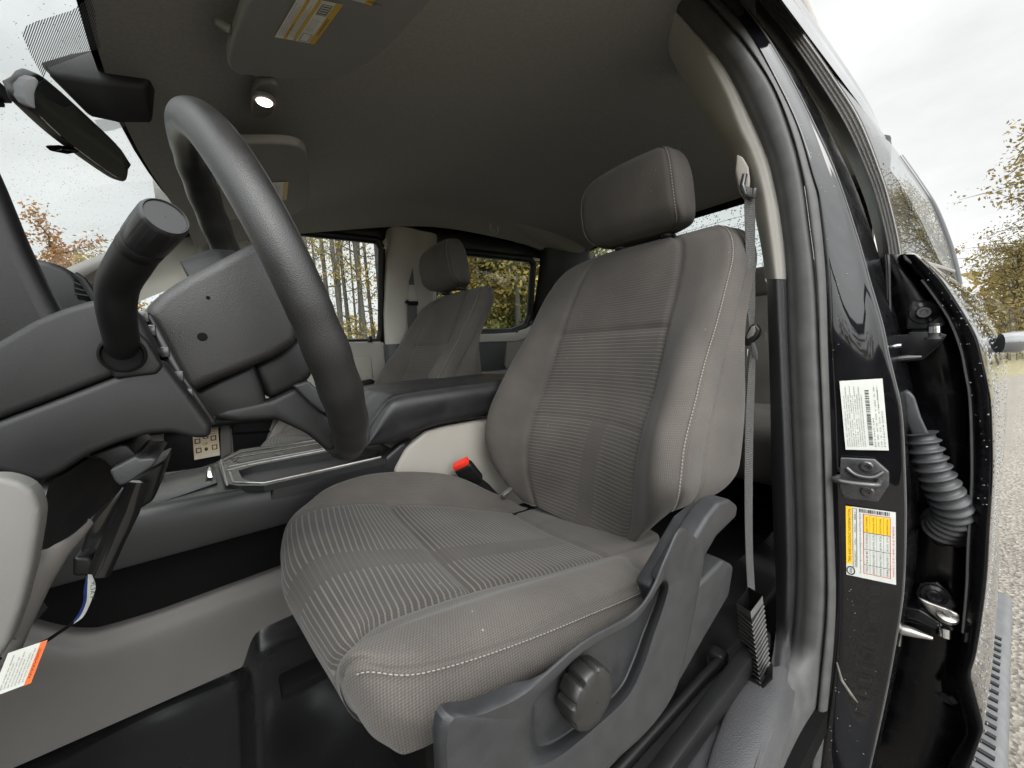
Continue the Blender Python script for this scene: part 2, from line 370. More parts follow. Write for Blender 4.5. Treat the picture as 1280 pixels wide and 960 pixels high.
def seat_parts(root):
    # ---------------- backrest: loops round the bolsters, stacked from the bottom up
    #        Z      insX   mid   p(near piping X) half  thick  crest
    rows = [(-.375, .560, .000, .560, .205, .150, .000),
            (-.335, .560, .012, .548, .232, .170, .012),
            (-.275, .558, .022, .533, .252, .190, .020),
            (-.215, .567, .030, .530, .258, .195, .026),
            (-.155, .592, .036, .546, .256, .195, .028),
            (-.100, .625, .032, .578, .254, .190, .026),
            (-.045, .652, .026, .612, .251, .185, .022),
            (.025, .682, .024, .662, .248, .168, .014),
            (.085, .713, .018, .700, .245, .150, .008),
            (.140, .742, .012, .736, .240, .130, .005),
            (.185, .768, .006, .768, .222, .110, .003),
            (.212, .790, .002, .796, .192, .080, .001),
            (.226, .815, .000, .822, .150, .045, .000),
            (.230, .838, .000, .842, .110, .012, .000)]
    C = []
    yc = .550
    for k, (z, xi, md, p, hw, th, cst) in enumerate(rows):
        s = hw / .25
        ins = .146 * (1 - .06 * max(0, (z + .1)) / .3) * min(1, s * 1.02)
        zz = [0] * 12
        if z < -.2:                       # the bolsters end higher than the insert, rounded underneath
            q = (-.2 - z) / .175
            for c in (0, 1, 9, 10, 11, 8): zz[c] = q * .085
            for c in (2, 7): zz[c] = q * .045
        xs = p - xi
        L = [(-hw * 1.02, .060), (-hw, 0), (-hw + .036 * s, -cst), (-ins, None), (0, None), (ins, None),
             (hw - .036 * s, -cst), (hw, 0), (hw * 1.02, .060), (hw * .97, th), (0, th + .004), (-hw * .97, th)]
        ring = []
        for c, (y, dx) in enumerate(L):
            if c in (3, 5): x = xi
            elif c == 4: x = xi + md
            elif c in (0, 8): x = p + min(.050, th * .38)
            elif c in (1, 7): x = p
            elif c in (2, 6): x = p - cst
            elif c == 10: x = p + th + .004
            else: x = max(p + min(.050, th * .38) + .022, min(p + th, .748))
            ring.append((x, yc + y, z + zz[c]))
        C.append(ring)
    C = np.array(C)                                    # rows x 12
    nu, nv = 14, 15
    P = cr(C, nu); P = np.swapaxes(cr(np.swapaxes(P, 0, 1), nv, True), 0, 1)
    N = normals_grid(P, False, True)
    ctr = P.mean(1, keepdims=True); sg = np.sign(((P - ctr) * N).sum(2).mean()); N = N * sg
    j1, j3, j5, j7, j0 = 1 * nv, 3 * nv, 5 * nv, 7 * nv, 0
    def row_at(z): return int(np.argmin(abs(P[:, 4 * nv, 2] - z)))
    ilo, iup = row_at(-.162), row_at(.027)
    P = seam(P, N, j0=j3, depth=.006, width=.006); P = seam(P, N, j0=j5, depth=.006, width=.006)
    P = seam(P, N, i0=ilo, depth=.002, width=.005, jr=(j3, j5)); P = seam(P, N, i0=iup, depth=.0045, width=.008, jr=(j3, j5))
    P = seam(P, N, j0=j1, depth=.003, width=.004); P = seam(P, N, j0=j7, depth=.003, width=.004)
    P = seam(P, N, j0=0, depth=.003, width=.004); P = seam(P, N, j0=8 * nv, depth=.003, width=.004)
    # soft creases and sag in the cloth
    rs = np.random.RandomState(3)
    for _ in range(26):
        c = P[rs.randint(10, P.shape[0] - 20), rs.randint(0, 9 * nv)]; d = np.linalg.norm((P - c) * A([1, 1, .6]), axis=2)
        P = P + N * (rs.uniform(-.0022, .0022) * np.exp(-(d / rs.uniform(.02, .06)) ** 2))[..., None]
    dv = np.r_[0, np.cumsum(np.linalg.norm(np.diff(P[:, 4 * nv], axis=0), axis=1))]
    vv = np.repeat(dv[:, None], P.shape[1], 1); vv = vv - dv[ilo]
    du = np.zeros(P.shape[:2]); du[:, 1:] = np.cumsum(np.linalg.norm(np.diff(P[row_at(-.1)], axis=0), axis=1))[None]
    du = du - du[0, 4 * nv]
    uv = np.stack([du, vv], 2)
    def mf(i, j):
        if j3 <= j < j5: return 2 if i >= iup else 1
        return 0
    g = G(); g.grid(P, cv=True, uv=uv, matf=mf, flip=sg < 0)
    back = obj('backrest', g, [M['cloth'], M['ribback'], M['ribtop']], root, uv=True, sharp=80)
    a, b = row_at(-.33), row_at(.222)
    for j in (j1, j7):
        g = G(); stitches(g, P[a:b, j] + N[a:b, j] * .002 + (P[a:b, j + 2] - P[a:b, j]) * (.5 if j == j1 else -.5), 112, A([-.0012, -.0006 if j == j1 else .0006, 0]), 0)
        obj('stitching', g, M['thread'], back)
    # ---------------- head restraint
    hb = []
    for z, xf, hw, th, yo in [(.236, .799, .088, .05, 0), (.245, .774, .116, .085, 0), (.266, .752, .126, .108, 0), (.300, .742, .127, .116, 0), (.340, .738, .124, .114, 0), (.376, .746, .112, .099, 0), (.400, .768, .088, .064, 0), (.406, .790, .060, .030, 0)]:
        hb.append([(xf + .030, yc - hw, z), (xf + .006, yc - hw * .93, z), (xf, yc - hw * .5, z), (xf - .003, yc, z), (xf, yc + hw * .5, z), (xf + .006, yc + hw * .93, z), (xf + .030, yc + hw, z),
                   (xf + th * .7, yc + hw * .98, z), (xf + th, yc + hw * .5, z), (xf + th + .004, yc, z), (xf + th, yc - hw * .5, z), (xf + th * .7, yc - hw * .98, z)])
    HP = cr(np.array(hb), 10); HP = np.swapaxes(cr(np.swapaxes(HP, 0, 1), 10, True), 0, 1)
    HN = normals_grid(HP, False, True); HN *= np.sign(((HP - HP.mean((0, 1))) * HN).sum(2).mean())
    HP = seam(HP, HN, j0=10, depth=.003, width=.004); HP = seam(HP, HN, j0=50, depth=.003, width=.004)
    uv = np.stack([np.repeat(np.linspace(0, .75, HP.shape[1])[None], HP.shape[0], 0), HP[..., 2]], 2)
    g = G(); g.grid(HP, cv=True, uv=uv, flip=True); n_ = HP.shape[1]
    g.add(HP[0], [list(range(n_))], 0); g.add(HP[-1], [list(range(n_))[::-1]], 0)
    hr = obj('head_restraint', g, [M['cloth']], root, uv=True, sharp=80)
    for j in (10, 50):
        g = G(); stitches(g, HP[8:62, j] + HN[8:62, j] * .002 + (HP[8:62, j + (-1 if j == 10 else 1)] - HP[8:62, j]) * .6, 34, A([-.001, 0, 0]), 0)
        obj('stitching', g, M['thread'], hr)
    for y in (yc - .062, yc + .062):
        g = G(); g.tube([(.845, y, .19), (.828, y, .235), (.815, y, .27)], .0065, 12)
        po = obj('post', g, M['dsteel'], root)
        g = G(); g.prism([(.83 + .020 * math.cos(t), y + .017 * math.sin(t), .224) for t in np.linspace(0, 2 * np.pi, 16, endpoint=False)], (-.004, 0, .010), .003)
        obj('post_collar', g, M['soft'], po)
    # ---------------- cushion: columns run front to rear, from the near skirt over the top to the far side
    def row(xz): return xz
    #     k0 skirt low        k1 skirt bulge       k2 piping          k3 bolster         k4 insert near      k5 mid               k6 insert far       k7 bolster         k8 far edge         k9 far low
    S = [
     [(.120, .330, -.350), (.118, .325, -.352), (.116, .335, -.354), (.114, .350, -.362), (.112, .372, -.376), (.120, .550, -.385), (.130, .730, -.380), (.135, .765, -.375), (.145, .785, -.375), (.160, .790, -.380)],
     [(.085, .298, -.322), (.076, .302, -.314), (.070, .325, -.312), (.068, .340, -.318), (.068, .352, -.325), (.060, .550, -.345), (.075, .720, -.345), (.090, .760, -.340), (.110, .790, -.340), (.130, .795, -.365)],
     [(.080, .274, -.308), (.064, .282, -.282), (.055, .312, -.258), (.053, .328, -.266), (.053, .344, -.273), (.038, .550, -.290), (.055, .715, -.300), (.075, .765, -.298), (.105, .802, -.310), (.130, .806, -.360)],
     [(.088, .264, -.305), (.074, .262, -.262), (.062, .290, -.230), (.064, .308, -.232), (.070, .332, -.242), (.066, .550, -.252), (.083, .722, -.266), (.105, .768, -.262), (.130, .806, -.282), (.145, .812, -.360)],
     [(.118, .262, -.308), (.108, .252, -.275), (.100, .272, -.240), (.104, .308, -.237), (.112, .356, -.254), (.128, .550, -.258), (.154, .728, -.268), (.160, .772, -.246), (.168, .806, -.270), (.175, .815, -.360)],
     [(.200, .262, -.312), (.205, .250, -.288), (.205, .268, -.268), (.210, .312, -.258), (.222, .389, -.292), (.230, .550, -.296), (.238, .722, -.289), (.245, .772, -.248), (.250, .806, -.272), (.255, .815, -.370)],
     [(.300, .262, -.322), (.310, .250, -.305), (.318, .266, -.287), (.330, .314, -.280), (.362, .390, -.324), (.375, .550, -.338), (.386, .722, -.338), (.388, .772, -.285), (.392, .806, -.310), (.395, .815, -.390)],
     [(.360, .264, -.335), (.385, .254, -.322), (.400, .268, -.302), (.416, .316, -.298), (.462, .388, -.342), (.480, .550, -.368), (.512, .708, -.386), (.516, .760, -.360), (.520, .795, -.372), (.520, .808, -.405)],
     [(.372, .280, -.352), (.410, .276, -.348), (.432, .290, -.335), (.452, .325, -.332), (.510, .384, -.348), (.540, .550, -.372), (.565, .700, -.392), (.580, .750, -.405), (.590, .780, -.415), (.590, .790, -.430)],
     [(.400, .310, -.400), (.430, .310, -.395), (.450, .315, -.390), (.480, .340, -.385), (.620, .384, -.362), (.640, .550, -.385), (.640, .700, -.405), (.640, .750, -.435), (.640, .780, -.440), (.640, .790, -.450)]]
    S = np.array(S)
    nu, nv = 15, 16
    P = cr(S, nu); P = np.swapaxes(cr(np.swapaxes(P, 0, 1), nv), 0, 1)
    N = normals_grid(P); N *= np.sign(N[5 * nu, 5 * nv, 2])
    j2, j4, j6, j7 = 2 * nv, 4 * nv, 6 * nv, 8 * nv
    imid, irear = 5 * nu, 7 * nu + 2
    P = seam(P, N, j0=j4, depth=.006, width=.006, ir=(2 * nu, 10 * nu)); P = seam(P, N, j0=j6, depth=.006, width=.006, ir=(2 * nu, 10 * nu))
    P = seam(P, N, i0=imid, depth=.008, width=.010, jr=(j4, j6)); P = seam(P, N, i0=irear, depth=.005, width=.006, jr=(j4, j6))
    P = seam(P, N, j0=j2 - 3, depth=-.002, width=.004, ir=(2 * nu, 9 * nu)); P = seam(P, N, j0=j2, depth=.003, width=.0035, ir=(2 * nu, 9 * nu)); P = seam(P, N, j0=j7, depth=.002, width=.004)
    rs = np.random.RandomState(11)
    for _ in range(60):
        c = P[rs.randint(2 * nu, 8 * nu), rs.randint(0, P.shape[1])]; d = np.linalg.norm((P - c) * A([.7, 1, 1]), axis=2)
        P = P + N * (rs.uniform(-.0026, .0022) * np.exp(-(d / rs.uniform(.015, .05)) ** 2))[..., None]
    du = np.zeros(P.shape[:2]); du[:, 1:] = np.cumsum(np.linalg.norm(np.diff(P[5 * nu], axis=0), axis=1))[None]; du -= du[0, 5 * nv]
    dv = np.zeros(P.shape[:2]); dv[1:] = np.cumsum(np.linalg.norm(np.diff(P[:, 5 * nv], axis=0), axis=1))[:, None]
    du[:, :j4] = P[:, :j4, 0] - .5 * P[:, :j4, 1]; dv[:, :j4] = P[:, :j4, 1] + P[:, :j4, 2]
    uv = np.stack([du, dv], 2)
    def mf(i, j): return 1 if j4 <= j < j6 and i < irear else 0
    g = G(); g.grid(P, uv=uv, matf=mf, flip=True)
    g.grid(np.stack([P[:, 0], P[:, 0] + A([.02, .12, -.03])]), uv=np.zeros((2, P.shape[0], 2)))
    cu = obj('seat_cushion', g, [M['cloth'], M['rib']], root, uv=True, sharp=80)
    g = G()
    Q = P[3 * nu - 2:8 * nu + 4, j2 - 4] + N[3 * nu - 2:8 * nu + 4, j2 - 4] * .0016
    stitches(g, Q, 100, A([0, -.0004, .0004]), 0, r=.00065)
    obj('stitching', g, M['thread'], cu)
    # seat base under the cushion
    g = G(); g.box((.36, .55, -.46), (.46, .40, .13), bevel=.01)
    for y in (.38, .72): g.box((.34, y, -.565), (.62, .045, .05), bevel=.006)
    obj('seat_base', g, M['black'], root)
    return P
seat = thing('bucket_seat', 'grey cloth bucket seat in front with pale ribbed inserts, beside the open door opening', 'car seat', (.36, .55, -.6))
CUSH = seat_parts(seat)
proto_seat_kids = kids(seat)
# ---------------- outboard side shield, knob, recliner lever, buckle
g = G()
yb, yf = .242, .205
def PY(pts, y): return [UY(px, py, y) for px, py in pts]
# a raised rim (front block, lower band, strap to the recliner) round a sunken pocket: one moulded piece
O2 = A([(557, 906), (600, 891), (655, 866), (727, 805), (790, 769), (815, 739), (834, 695), (854, 660), (880, 690), (875, 735), (863, 795), (846, 862), (810, 915), (745, 975), (690, 1040), (620, 1090), (556, 1090), (555, 990)], float)
I2 = A([(671, 912), (671, 894), (676, 872), (730, 816), (789, 781), (812, 754), (823, 738), (829, 731), (832, 738), (826, 760), (813, 795), (800, 832), (782, 868), (745, 903), (705, 934), (683, 944), (672, 940), (669, 920)], float)
def loop_at(t, y):
    q_ = O2 * (1 - t) + I2 * t
    q_ = cr(np.c_[q_, np.zeros(len(q_))], 5, True)[:, :2]
    dep = lambda px: 1.0 if t > .5 else .10 + .55 / (1 + math.exp((px - 664) / 6))
    if t > .5: return [UY(px, py, y) * .62 + (UY(px, py, .206) + A([0, y - .206, 0])) * .38 for px, py in q_]
    return [UY(px, py, .206) + A([0, (y - .206) * dep(px), 0]) for px, py in q_]
ringrows = [loop_at(t, y) for t, y in [(-.005, .226), (-.005, .221), (.0, .216), (.02, .212), (.055, .2075), (.11, .206), (.84, .206), (.91, .2072), (.96, .211), (.99, .2145), (1.01, .2185), (1.03, .2215), (1.06, .2228), (1.12, .223)]]
g.grid(np.array(ringrows), cv=True); g.add(ringrows[-1], [list(range(len(ringrows[-1])))])
heel = PY([(868, 738), (905, 700), (918, 707), (912, 745), (880, 800), (852, 850), (846, 858), (858, 800)], .224)
g.prism(heel, (0, .05, 0), .010, 4)
shield = obj('side_shield', g, M['grey'], seat, sharp=35)
# tall bracket strip beside the lever
g = G(); g.prism(PY([(812, 735), (860, 650), (882, 632), (898, 632), (868, 690), (838, 755), (826, 770)], .238), (0, .02, 0), .004, 3)
obj('recliner_bracket', g, M['grey'], seat)
g = G()
lev = PY([(835, 733), (857, 737), (880, 700), (896, 672), (921, 647), (923, 632), (913, 624), (900, 628), (886, 645), (862, 685)], .214)
g.prism(lev, (0, .026, 0), .005, 4)
obj('recliner_lever', g, M['grey'], seat, sharp=30)
# fluted lumbar knob
kc = UY(735, 868, .205); R0 = .0255
g = G(); prof = []
nseg = 120; rings = []
for r_, h in [(.97, 0), (1.0, .003), (1.0, .013), (.985, .0165), (.955, .0182), (.90, .0192), (.6, .0212), (.02, .0222)]:
    ring = []
    for k in range(nseg):
        a = 2 * math.pi * k / nseg
        fl = max(0, math.cos(a * 9)) ** 3
        rr = R0 * r_ * (1 - (.15 * fl if r_ > .94 else 0))
        ring.append((kc[0] + rr * math.cos(a), kc[1] + .012 - h, kc[2] + rr * math.sin(a)))
    rings.append(ring)
g.grid(np.array(rings), cv=True)
obj('lumbar_knob', g, mat('worn_knob_plastic', (.012, .0118, .0115), .34, vary=(50, .25, 5), bump=(900, .3, .0005, 'noise')), seat, sharp=35)
# buckle on its stalk, seen over the far bolster
bk = UY(583, 588, .80); up_ = unit(UY(570, 574, .80) - UY(598, 608, .80)); sd = unit(A([.5, -.55, .45]) - up_ * A([.5, -.55, .45]).dot(up_)); nr = np.cross(up_, sd)
RB = np.stack([sd, nr, up_], 1)
g = G(); g.box(bk - up_ * .012, (.046, .024, .060), RB, .006, 3)
buck = obj('belt_buckle', g, M['soft'], seat)
g = G(); g.box(bk + up_ * .024, (.040, .020, .014), RB, .003, 2)
obj('release_button', g, M['red'], buck)
g = G(); sh = Sheet(g, bk - up_ * .012 - nr * np.sign(nr[1]) * .0121, sd, up_, -nr * np.sign(nr[1])); sh.frame(-.012, -.006, .012, .010, .0008, 0)
obj('buckle_mark', g, M['grey'], buck)
g = G(); g.tube([bk - up_ * .038, bk - up_ * .07 + A([.01, 0, 0]), bk - up_ * .12 + A([.03, 0, -.02])], .014, 10, squash=(1, .5))
obj('buckle_stalk', g, M['soft'], buck)
g = G(); g.tube([UY(628, 620, .74), UY(640, 610, .74), UY(650, 602, .76)], .006, 8); obj('recliner_rod', g, M['steel'], seat)
# slide rail
g = G(); g.prism([(-.05, .238, -.60), (-.05, .262, -.60), (-.05, .262, -.565), (-.05, .238, -.565)], (.78, 0, .045), .006, 2)
obj('slide_rail', g, M['soft'], seat)
# ---------------- passenger seat: the same seat again on the far side
pseat = thing('bucket_seat', 'grey cloth bucket seat across the cab, behind the centre console armrest', 'car seat', (.36, .55, -.6))
for k in proto_seat_kids: dup(k, pseat)
pseat.location = (.31, 1.335, -.605)
for k in kids(pseat):
    if k.name.startswith('seat_cushion') or k.name.startswith('seat_base'): k.location.x += .075
    if k.name.startswith('head_restraint') or k.name.startswith('post'): k.location.x -= .03
# ================================================================== the cab
cab = thing('truck_cab', 'black four-door pickup truck cab with its driver door open and grey interior trim', 'truck', (.6, .95, -1.3))
def UP(px, py, pt, n):
    r = MC @ np.array([(px - CX) / FPX, (py - CY) / FPX, 1.0]); n = A(n, float)
    return r * (A(pt, float).dot(n) / r.dot(n))
# ---------------- headliner
hx = [-.098, .0, .14, .40, .80, 1.20, 1.55, 1.76]
hz = [.445, .464, .500, .565, .640, .640, .605, .552]
hy = [.30, .40, .52, .72, .95, 1.18, 1.38, 1.52, 1.62]
hd = [.010, .018, .008, .002, 0, -.002, -.010, -.030, -.090]
C = [[(x - (.06 * ((y - .95) / .6) ** 2 * -1 if x < 0 else 0), y, z + d) for y, d in zip(hy, hd)] for x, z in zip(hx, hz)]
g = G(); g.patch(C, 8, 8, flip=True)
hl = obj('headliner', g, M['roofcloth'], cab, sharp=60)
# roof skin over it
C = [[(x, y, z) for y, z in [(.262, .545), (.285, .62), (.315, .68), (.46, .735), (.95, .75), (1.50, .71), (1.70, .585), (1.76, .50)]] for x in (-.10, .1, .8, 1.5, 1.80)]
for r_ in (0, 4):
    C[r_] = [(x + (.06 * ((y - .95) / .6) ** 2 if r_ == 0 else 0), y, z - (.08 if r_ == 0 else .05)) for x, y, z in C[r_]]
g = G(); g.patch(C, 6, 8)
obj('roof_panel', g, M['paint'], cab, sharp=60)
# front header and rear header closing roof to headliner
g = G()
for y0, y1 in zip(np.linspace(.16, 1.70, 15)[:-1], np.linspace(.16, 1.70, 15)[1:]):
    a = -.12 + .06 * ((y0 - .95) / .6) ** 2; b = -.12 + .06 * ((y1 - .95) / .6) ** 2
    g.add([(a + .014, y0, .447), (b + .014, y1, .447), (b + .03, y1, .66), (a + .03, y0, .66)], [[0, 1, 2, 3]])
obj('roof_header', g, M['black'], cab)
g = G(); g.prism([(1.74, .42, .53), (1.80, .42, .55), (1.80, .42, .65), (1.74, .42, .60)], (0, 1.1, 0), .004)
obj('rear_header', g, M['black'], cab)
# driver side roof rail, from the windscreen to the centre pillar's top and on to the back
def rail(y_in, y_out, sgn):
    pr = lambda x, dz: [(x, y_in, .46 + dz), (x, y_in - sgn * .05, .425 + dz), (x, y_out, .44 + dz), (x, y_out + sgn * .02, .53 + dz), (x, y_in, .58 + dz)]
    xs = [-.10, .2, .5, .85, 1.3, 1.76]; dz = [-.02, .06, .155, .245, .15, .05]
    return [pr(x, d) for x, d in zip(xs, dz)]
g = G(); g.patch(rail(.42, .30, 1), 6, 3, cv=True)
obj('roof_rail', g, M['roofcloth'], cab, sharp=50)
g = G(); dzf = 1
g.patch(rail(1.52, 1.72, -1), 6, 3, cv=True)
obj('roof_rail', g, M['roofcloth'], cab, sharp=50)
# ---------------- windscreen: glass, black border, front pillars
WP, WN = A([-.095, .95, .455]), unit([-.53, 0, .85])
def WU(px, py): return UP(px, py, WP + A([.010, 0, -.008]), WN)
def wpt(t, y): 
    k = ((y - .95) / .75) ** 2
    return A([-.10 - .85 * t + .05 * k, y, .455 - .53 * t])
g = G(); g.patch([[wpt(t, y) for y in (.20, .45, .7, .95, 1.2, 1.45, 1.70)] for t in (-.02, .25, .5, .75, 1.0)], 4, 4)
ws = obj('windshield', g, M['wetwind'], cab)
fr = bpy.data.materials.new('dotted_glass_border'); fr.use_nodes = True; nt = fr.node_tree
_N = nt.nodes.new; _L = nt.links.new; tcn = _N('ShaderNodeTexCoord'); wv = _N('ShaderNodeTexWave'); wv.bands_direction = 'X'; wv.inputs['Scale'].default_value = 150
_mp = _N('ShaderNodeMapping'); _mp.inputs['Rotation'].default_value = (0, 0, R(-25)); _L(tcn.outputs['Object'], _mp.inputs[0]); _L(_mp.outputs[0], wv.inputs[0])
gt = _N('ShaderNodeMath'); gt.operation = 'GREATER_THAN'; gt.inputs[1].default_value = .52; _L(wv.outputs['Fac'], gt.inputs[0])
trn = _N('ShaderNodeBsdfTransparent'); ms = _N('ShaderNodeMixShader'); _L(gt.outputs[0], ms.inputs[0]); _L(trn.outputs[0], ms.inputs[1]); _L(nt.nodes['Principled BSDF'].outputs[0], ms.inputs[2])
nt.nodes['Principled BSDF'].inputs['Base Color'].default_value = (.06, .065, .09, 1); _L(ms.outputs[0], nt.nodes['Material Output'].inputs[0])
off = A([.010, 0, -.008])
g = G(); fp = [(27, 42), (32, 33), (44, 27), (90, 13), (117, -8), (121, 40), (126, 60), (62, 84), (54, 97), (38, 68)]
g.add([WU(*p) for p in fp], [list(range(len(fp)))])
obj('sensor_window_border', g, fr, ws)
g = G(); fp = [(118, 150), (152, 146), (157, 158), (140, 163), (126, 165)]; g.add([WU(*p) for p in fp], [list(range(len(fp)))]); obj('sensor_window_border', g, fr, ws)
g = G()
blk_ = mat('black_glass_band', (.01, .01, .012), .3)
for y0, y1 in zip(np.linspace(.22, 1.68, 13)[:-1], np.linspace(.22, 1.68, 13)[1:]):
    a, b, c_, d_ = wpt(-.01, y0), wpt(-.01, y1), wpt(.012, y1), wpt(.012, y0)
    g.add([p + A([.006, 0, -.006]) for p in (a, b, c_, d_)], [[0, 1, 2, 3]])
del g
# far front pillar
g = G(); g.tube([wpt(-.03, 1.66) + A([0, 0, -.03]), wpt(.3, 1.68) + A([0, 0, -.03]), wpt(.7, 1.70) + A([0, 0, -.03]), wpt(1.0, 1.70) + A([0, 0, -.03])], [.022, .024, .03, .035], 12); obj('pillar_trim', g, M['warm'], cab)
# ---------------- floor, with the raised seat platform and the folds of its rubber
def fz(x, y):
    z = -.602
    s = 1 / (1 + math.exp(-(x + .012 - .04 * (y - .8)) / .007)); z += .052 * s
    s2 = 1 / (1 + math.exp((y - .60 + .6 * (x - .02)) / .05)); z -= .022 * s * s2
    z += .05 / (1 + math.exp(-(y - .845) / .012)) * (.4 + .6 * s)
    z += .020 * math.exp(-((x + .10 + .4 * (y - .62)) / .035) ** 2) * math.exp(-((y - .62) / .12) ** 2)
    z -= .012 * math.exp(-((x - .06) / .05) ** 2) * math.exp(-((y - .66) / .07) ** 2)
    z += .006 * math.sin(23 * x + 9 * y) * math.cos(17 * y)
    t_ = min(1, max(0, (.40 - y) / .08)); z = z * (1 - t_) - .612 * t_
    return z
xs = np.r_[np.linspace(-.7, -.15, 24), np.linspace(-.14, .2, 70), np.linspace(.21, 1.7, 50)]; ysf = np.linspace(.22, .90, 84)
g = G(); g.grid([[(x, y, fz(x, y)) for y in ysf] for x in xs], flip=True)
obj('floor_mat', g, M['floor'], cab, sharp=180)
g = G(); g.grid([[(x, y, -.62 + .004 * math.sin(9 * x)) for y in np.linspace(.88, 1.72, 6)] for x in np.linspace(-.7, 1.7, 12)], flip=True)
obj('passenger_floor_mat', g, M['floor'], cab)
# firewall and rear bulkhead so that no daylight leaks in
g = G(); g.box((-.78, .95, -.34), (.04, 1.56, .62)); obj('firewall', g, M['black'], cab)
g = G(); g.box((1.80, .95, -.28), (.04, 1.56, .80)); obj('rear_bulkhead', g, M['soft'], cab)
g = G(); g.box((.5, .95, -.68), (2.6, 1.56, .04)); obj('underbody', g, M['black'], cab)
# ---------------- back window
bx = 1.76
bw = [UX(728, 345, bx), UX(733, 316, bx), UX(755, 306, bx), UX(860, 272, bx), UX(935, 254, bx), A([bx, .47, .50]), A([bx, .40, .44]), A([bx, .40, .10]), A([bx, 1.5, .10]), A([bx, 1.53, .14])]
g = G(); g.prism(bw, (.006, 0, 0))
wb = obj('back_window', g, M['wetglass'], cab, smooth=False)
g = G()
for k in range(11):
    z = .49 - .034 * k
    g.tube([(bx - .004, .42, z), (bx - .004, 1.50, z)], .0008, 5)
obj('defroster_lines', g, M['ink'], wb)
# rear wall round the window
g = G()
def wallq(y0, z0, y1, z1): g.box((bx + .01, (y0 + y1) / 2, (z0 + z1) / 2), (.03, abs(y1 - y0), abs(z1 - z0)))
wallq(.12, -.4, .40, .10); wallq(.31, .10, .40, .52); wallq(1.54, -.4, 1.78, .60); wallq(.40, -.4, 1.54, .10); wallq(.40, .545, 1.54, .62)
obj('rear_wall', g, M['soft'], cab)
# rear bench seat: dark, mostly behind the front seats
bench = thing('rear_bench', 'dark cloth rear bench seat behind the front seats, mostly in shadow', 'bench seat', (1.5, .95, -.6))
g = G(); g.box((1.36, .95, -.32), (.50, 1.36, .16), bevel=.04, seg=4); obj('seat_cushion', g, M['cloth'], bench)
g = G(); g.prism([(1.50, .28, -.28), (1.62, .28, -.28), (1.74, .28, .14), (1.64, .28, .16)], (0, 1.34, 0), .03, 4); obj('backrest', g, M['cloth'], bench)
for y in (.55, 1.35):
    g = G(); g.box((1.68, y, .20), (.09, .24, .12), bevel=.035, seg=4); obj('head_restraint', g, M['cloth'], bench)
# ---------------- small fittings on the headliner
lamp = thing('map_lamp', 'small oval lamp in the headliner, lit', 'lamp', tuple(UZ(330, 118, .470)))
n_ = A([0, 0, -1.])
lp = lambda px, py, z: UZ(px, py, z)
g = G(); base = [lp(*p, .476) for p in [(314, 112), (316, 100), (322, 94), (338, 93), (347, 97), (349, 106), (344, 126), (340, 136), (330, 140), (318, 138), (312, 128)]]
g.prism(base, (0, 0, -.014), .005, 3); obj('housing', g, M['lampcase'], lamp)
c0 = lp(330, 122, .456); g = G(); g.lathe([(.018, 0), (.018, .006), (.014, .007)], c0, (0, 0, -1), 28); bz = obj('bezel', g, M['lampcase'], lamp)
g = G(); g.lathe([(.0125, .0072), (.011, .0095), (.006, .0115), (.0001, .012)], c0, (0, 0, -1), 28); obj('lens', g, M['lamp'], bz)
g = G(); g.prism([lp(*p, .476) for p in [(319, 82), (353, 84), (351, 93), (318, 92)]], (0, 0, -.005), .001); obj('label_plate', g, M['visor'], lamp)
hook = thing('coat_hook', 'tiny grey coat hook on the headliner above the rear side window', 'hook', tuple(UY(618, 287, 1.30)))
hc = UY(618, 287, 1.30); g = G(); g.tube([hc + A([-.018, 0, .02]), hc + A([-.018, 0, -.008]), hc + A([0, 0, -.018]), hc + A([.014, 0, -.008]), hc + A([.012, 0, .010])], .005, 8)
obj('hook_arm', g, M['lampcase'], hook)
# ---------------- sun visors
def visor(name, label, pts, z, pend, dz=-.02):
    r_ = thing(name, label, 'sun visor', tuple(UZ(*pts[0], z)))
    g = G(); P = [UZ(px, py, z) for px, py in pts]
    P = resample(list(P) + [P[0]], 90, True)[:-1]
    g.prism(P, (0, 0, dz), .009, 4); b = obj('visor_panel', g, M['visor'], r_, sharp=60); return r_
VZ = .448
v1 = visor('sun_visor', 'large grey sun visor folded against the headliner above the driver, with yellow warning label', [(300, -8), (283, 48), (285, 68), (300, 76), (330, 80), (400, 85), (432, 77), (470, 53), (512, 10), (620, -140), (420, -170), (352, -110)], VZ, None)
g = G()
zz_ = VZ - .0208
o_ = UZ(343, 46, zz_); ea = UZ(370, 0, zz_) - o_; eb = UZ(393, 55, zz_) - o_; Wl, Hl = np.linalg.norm(ea) * 1.12, np.linalg.norm(eb)
sh = Sheet(g, o_, unit(ea), unit(eb), (0, 0, -1))
sh.rect(0, 0, Wl, Hl, 0, 1)
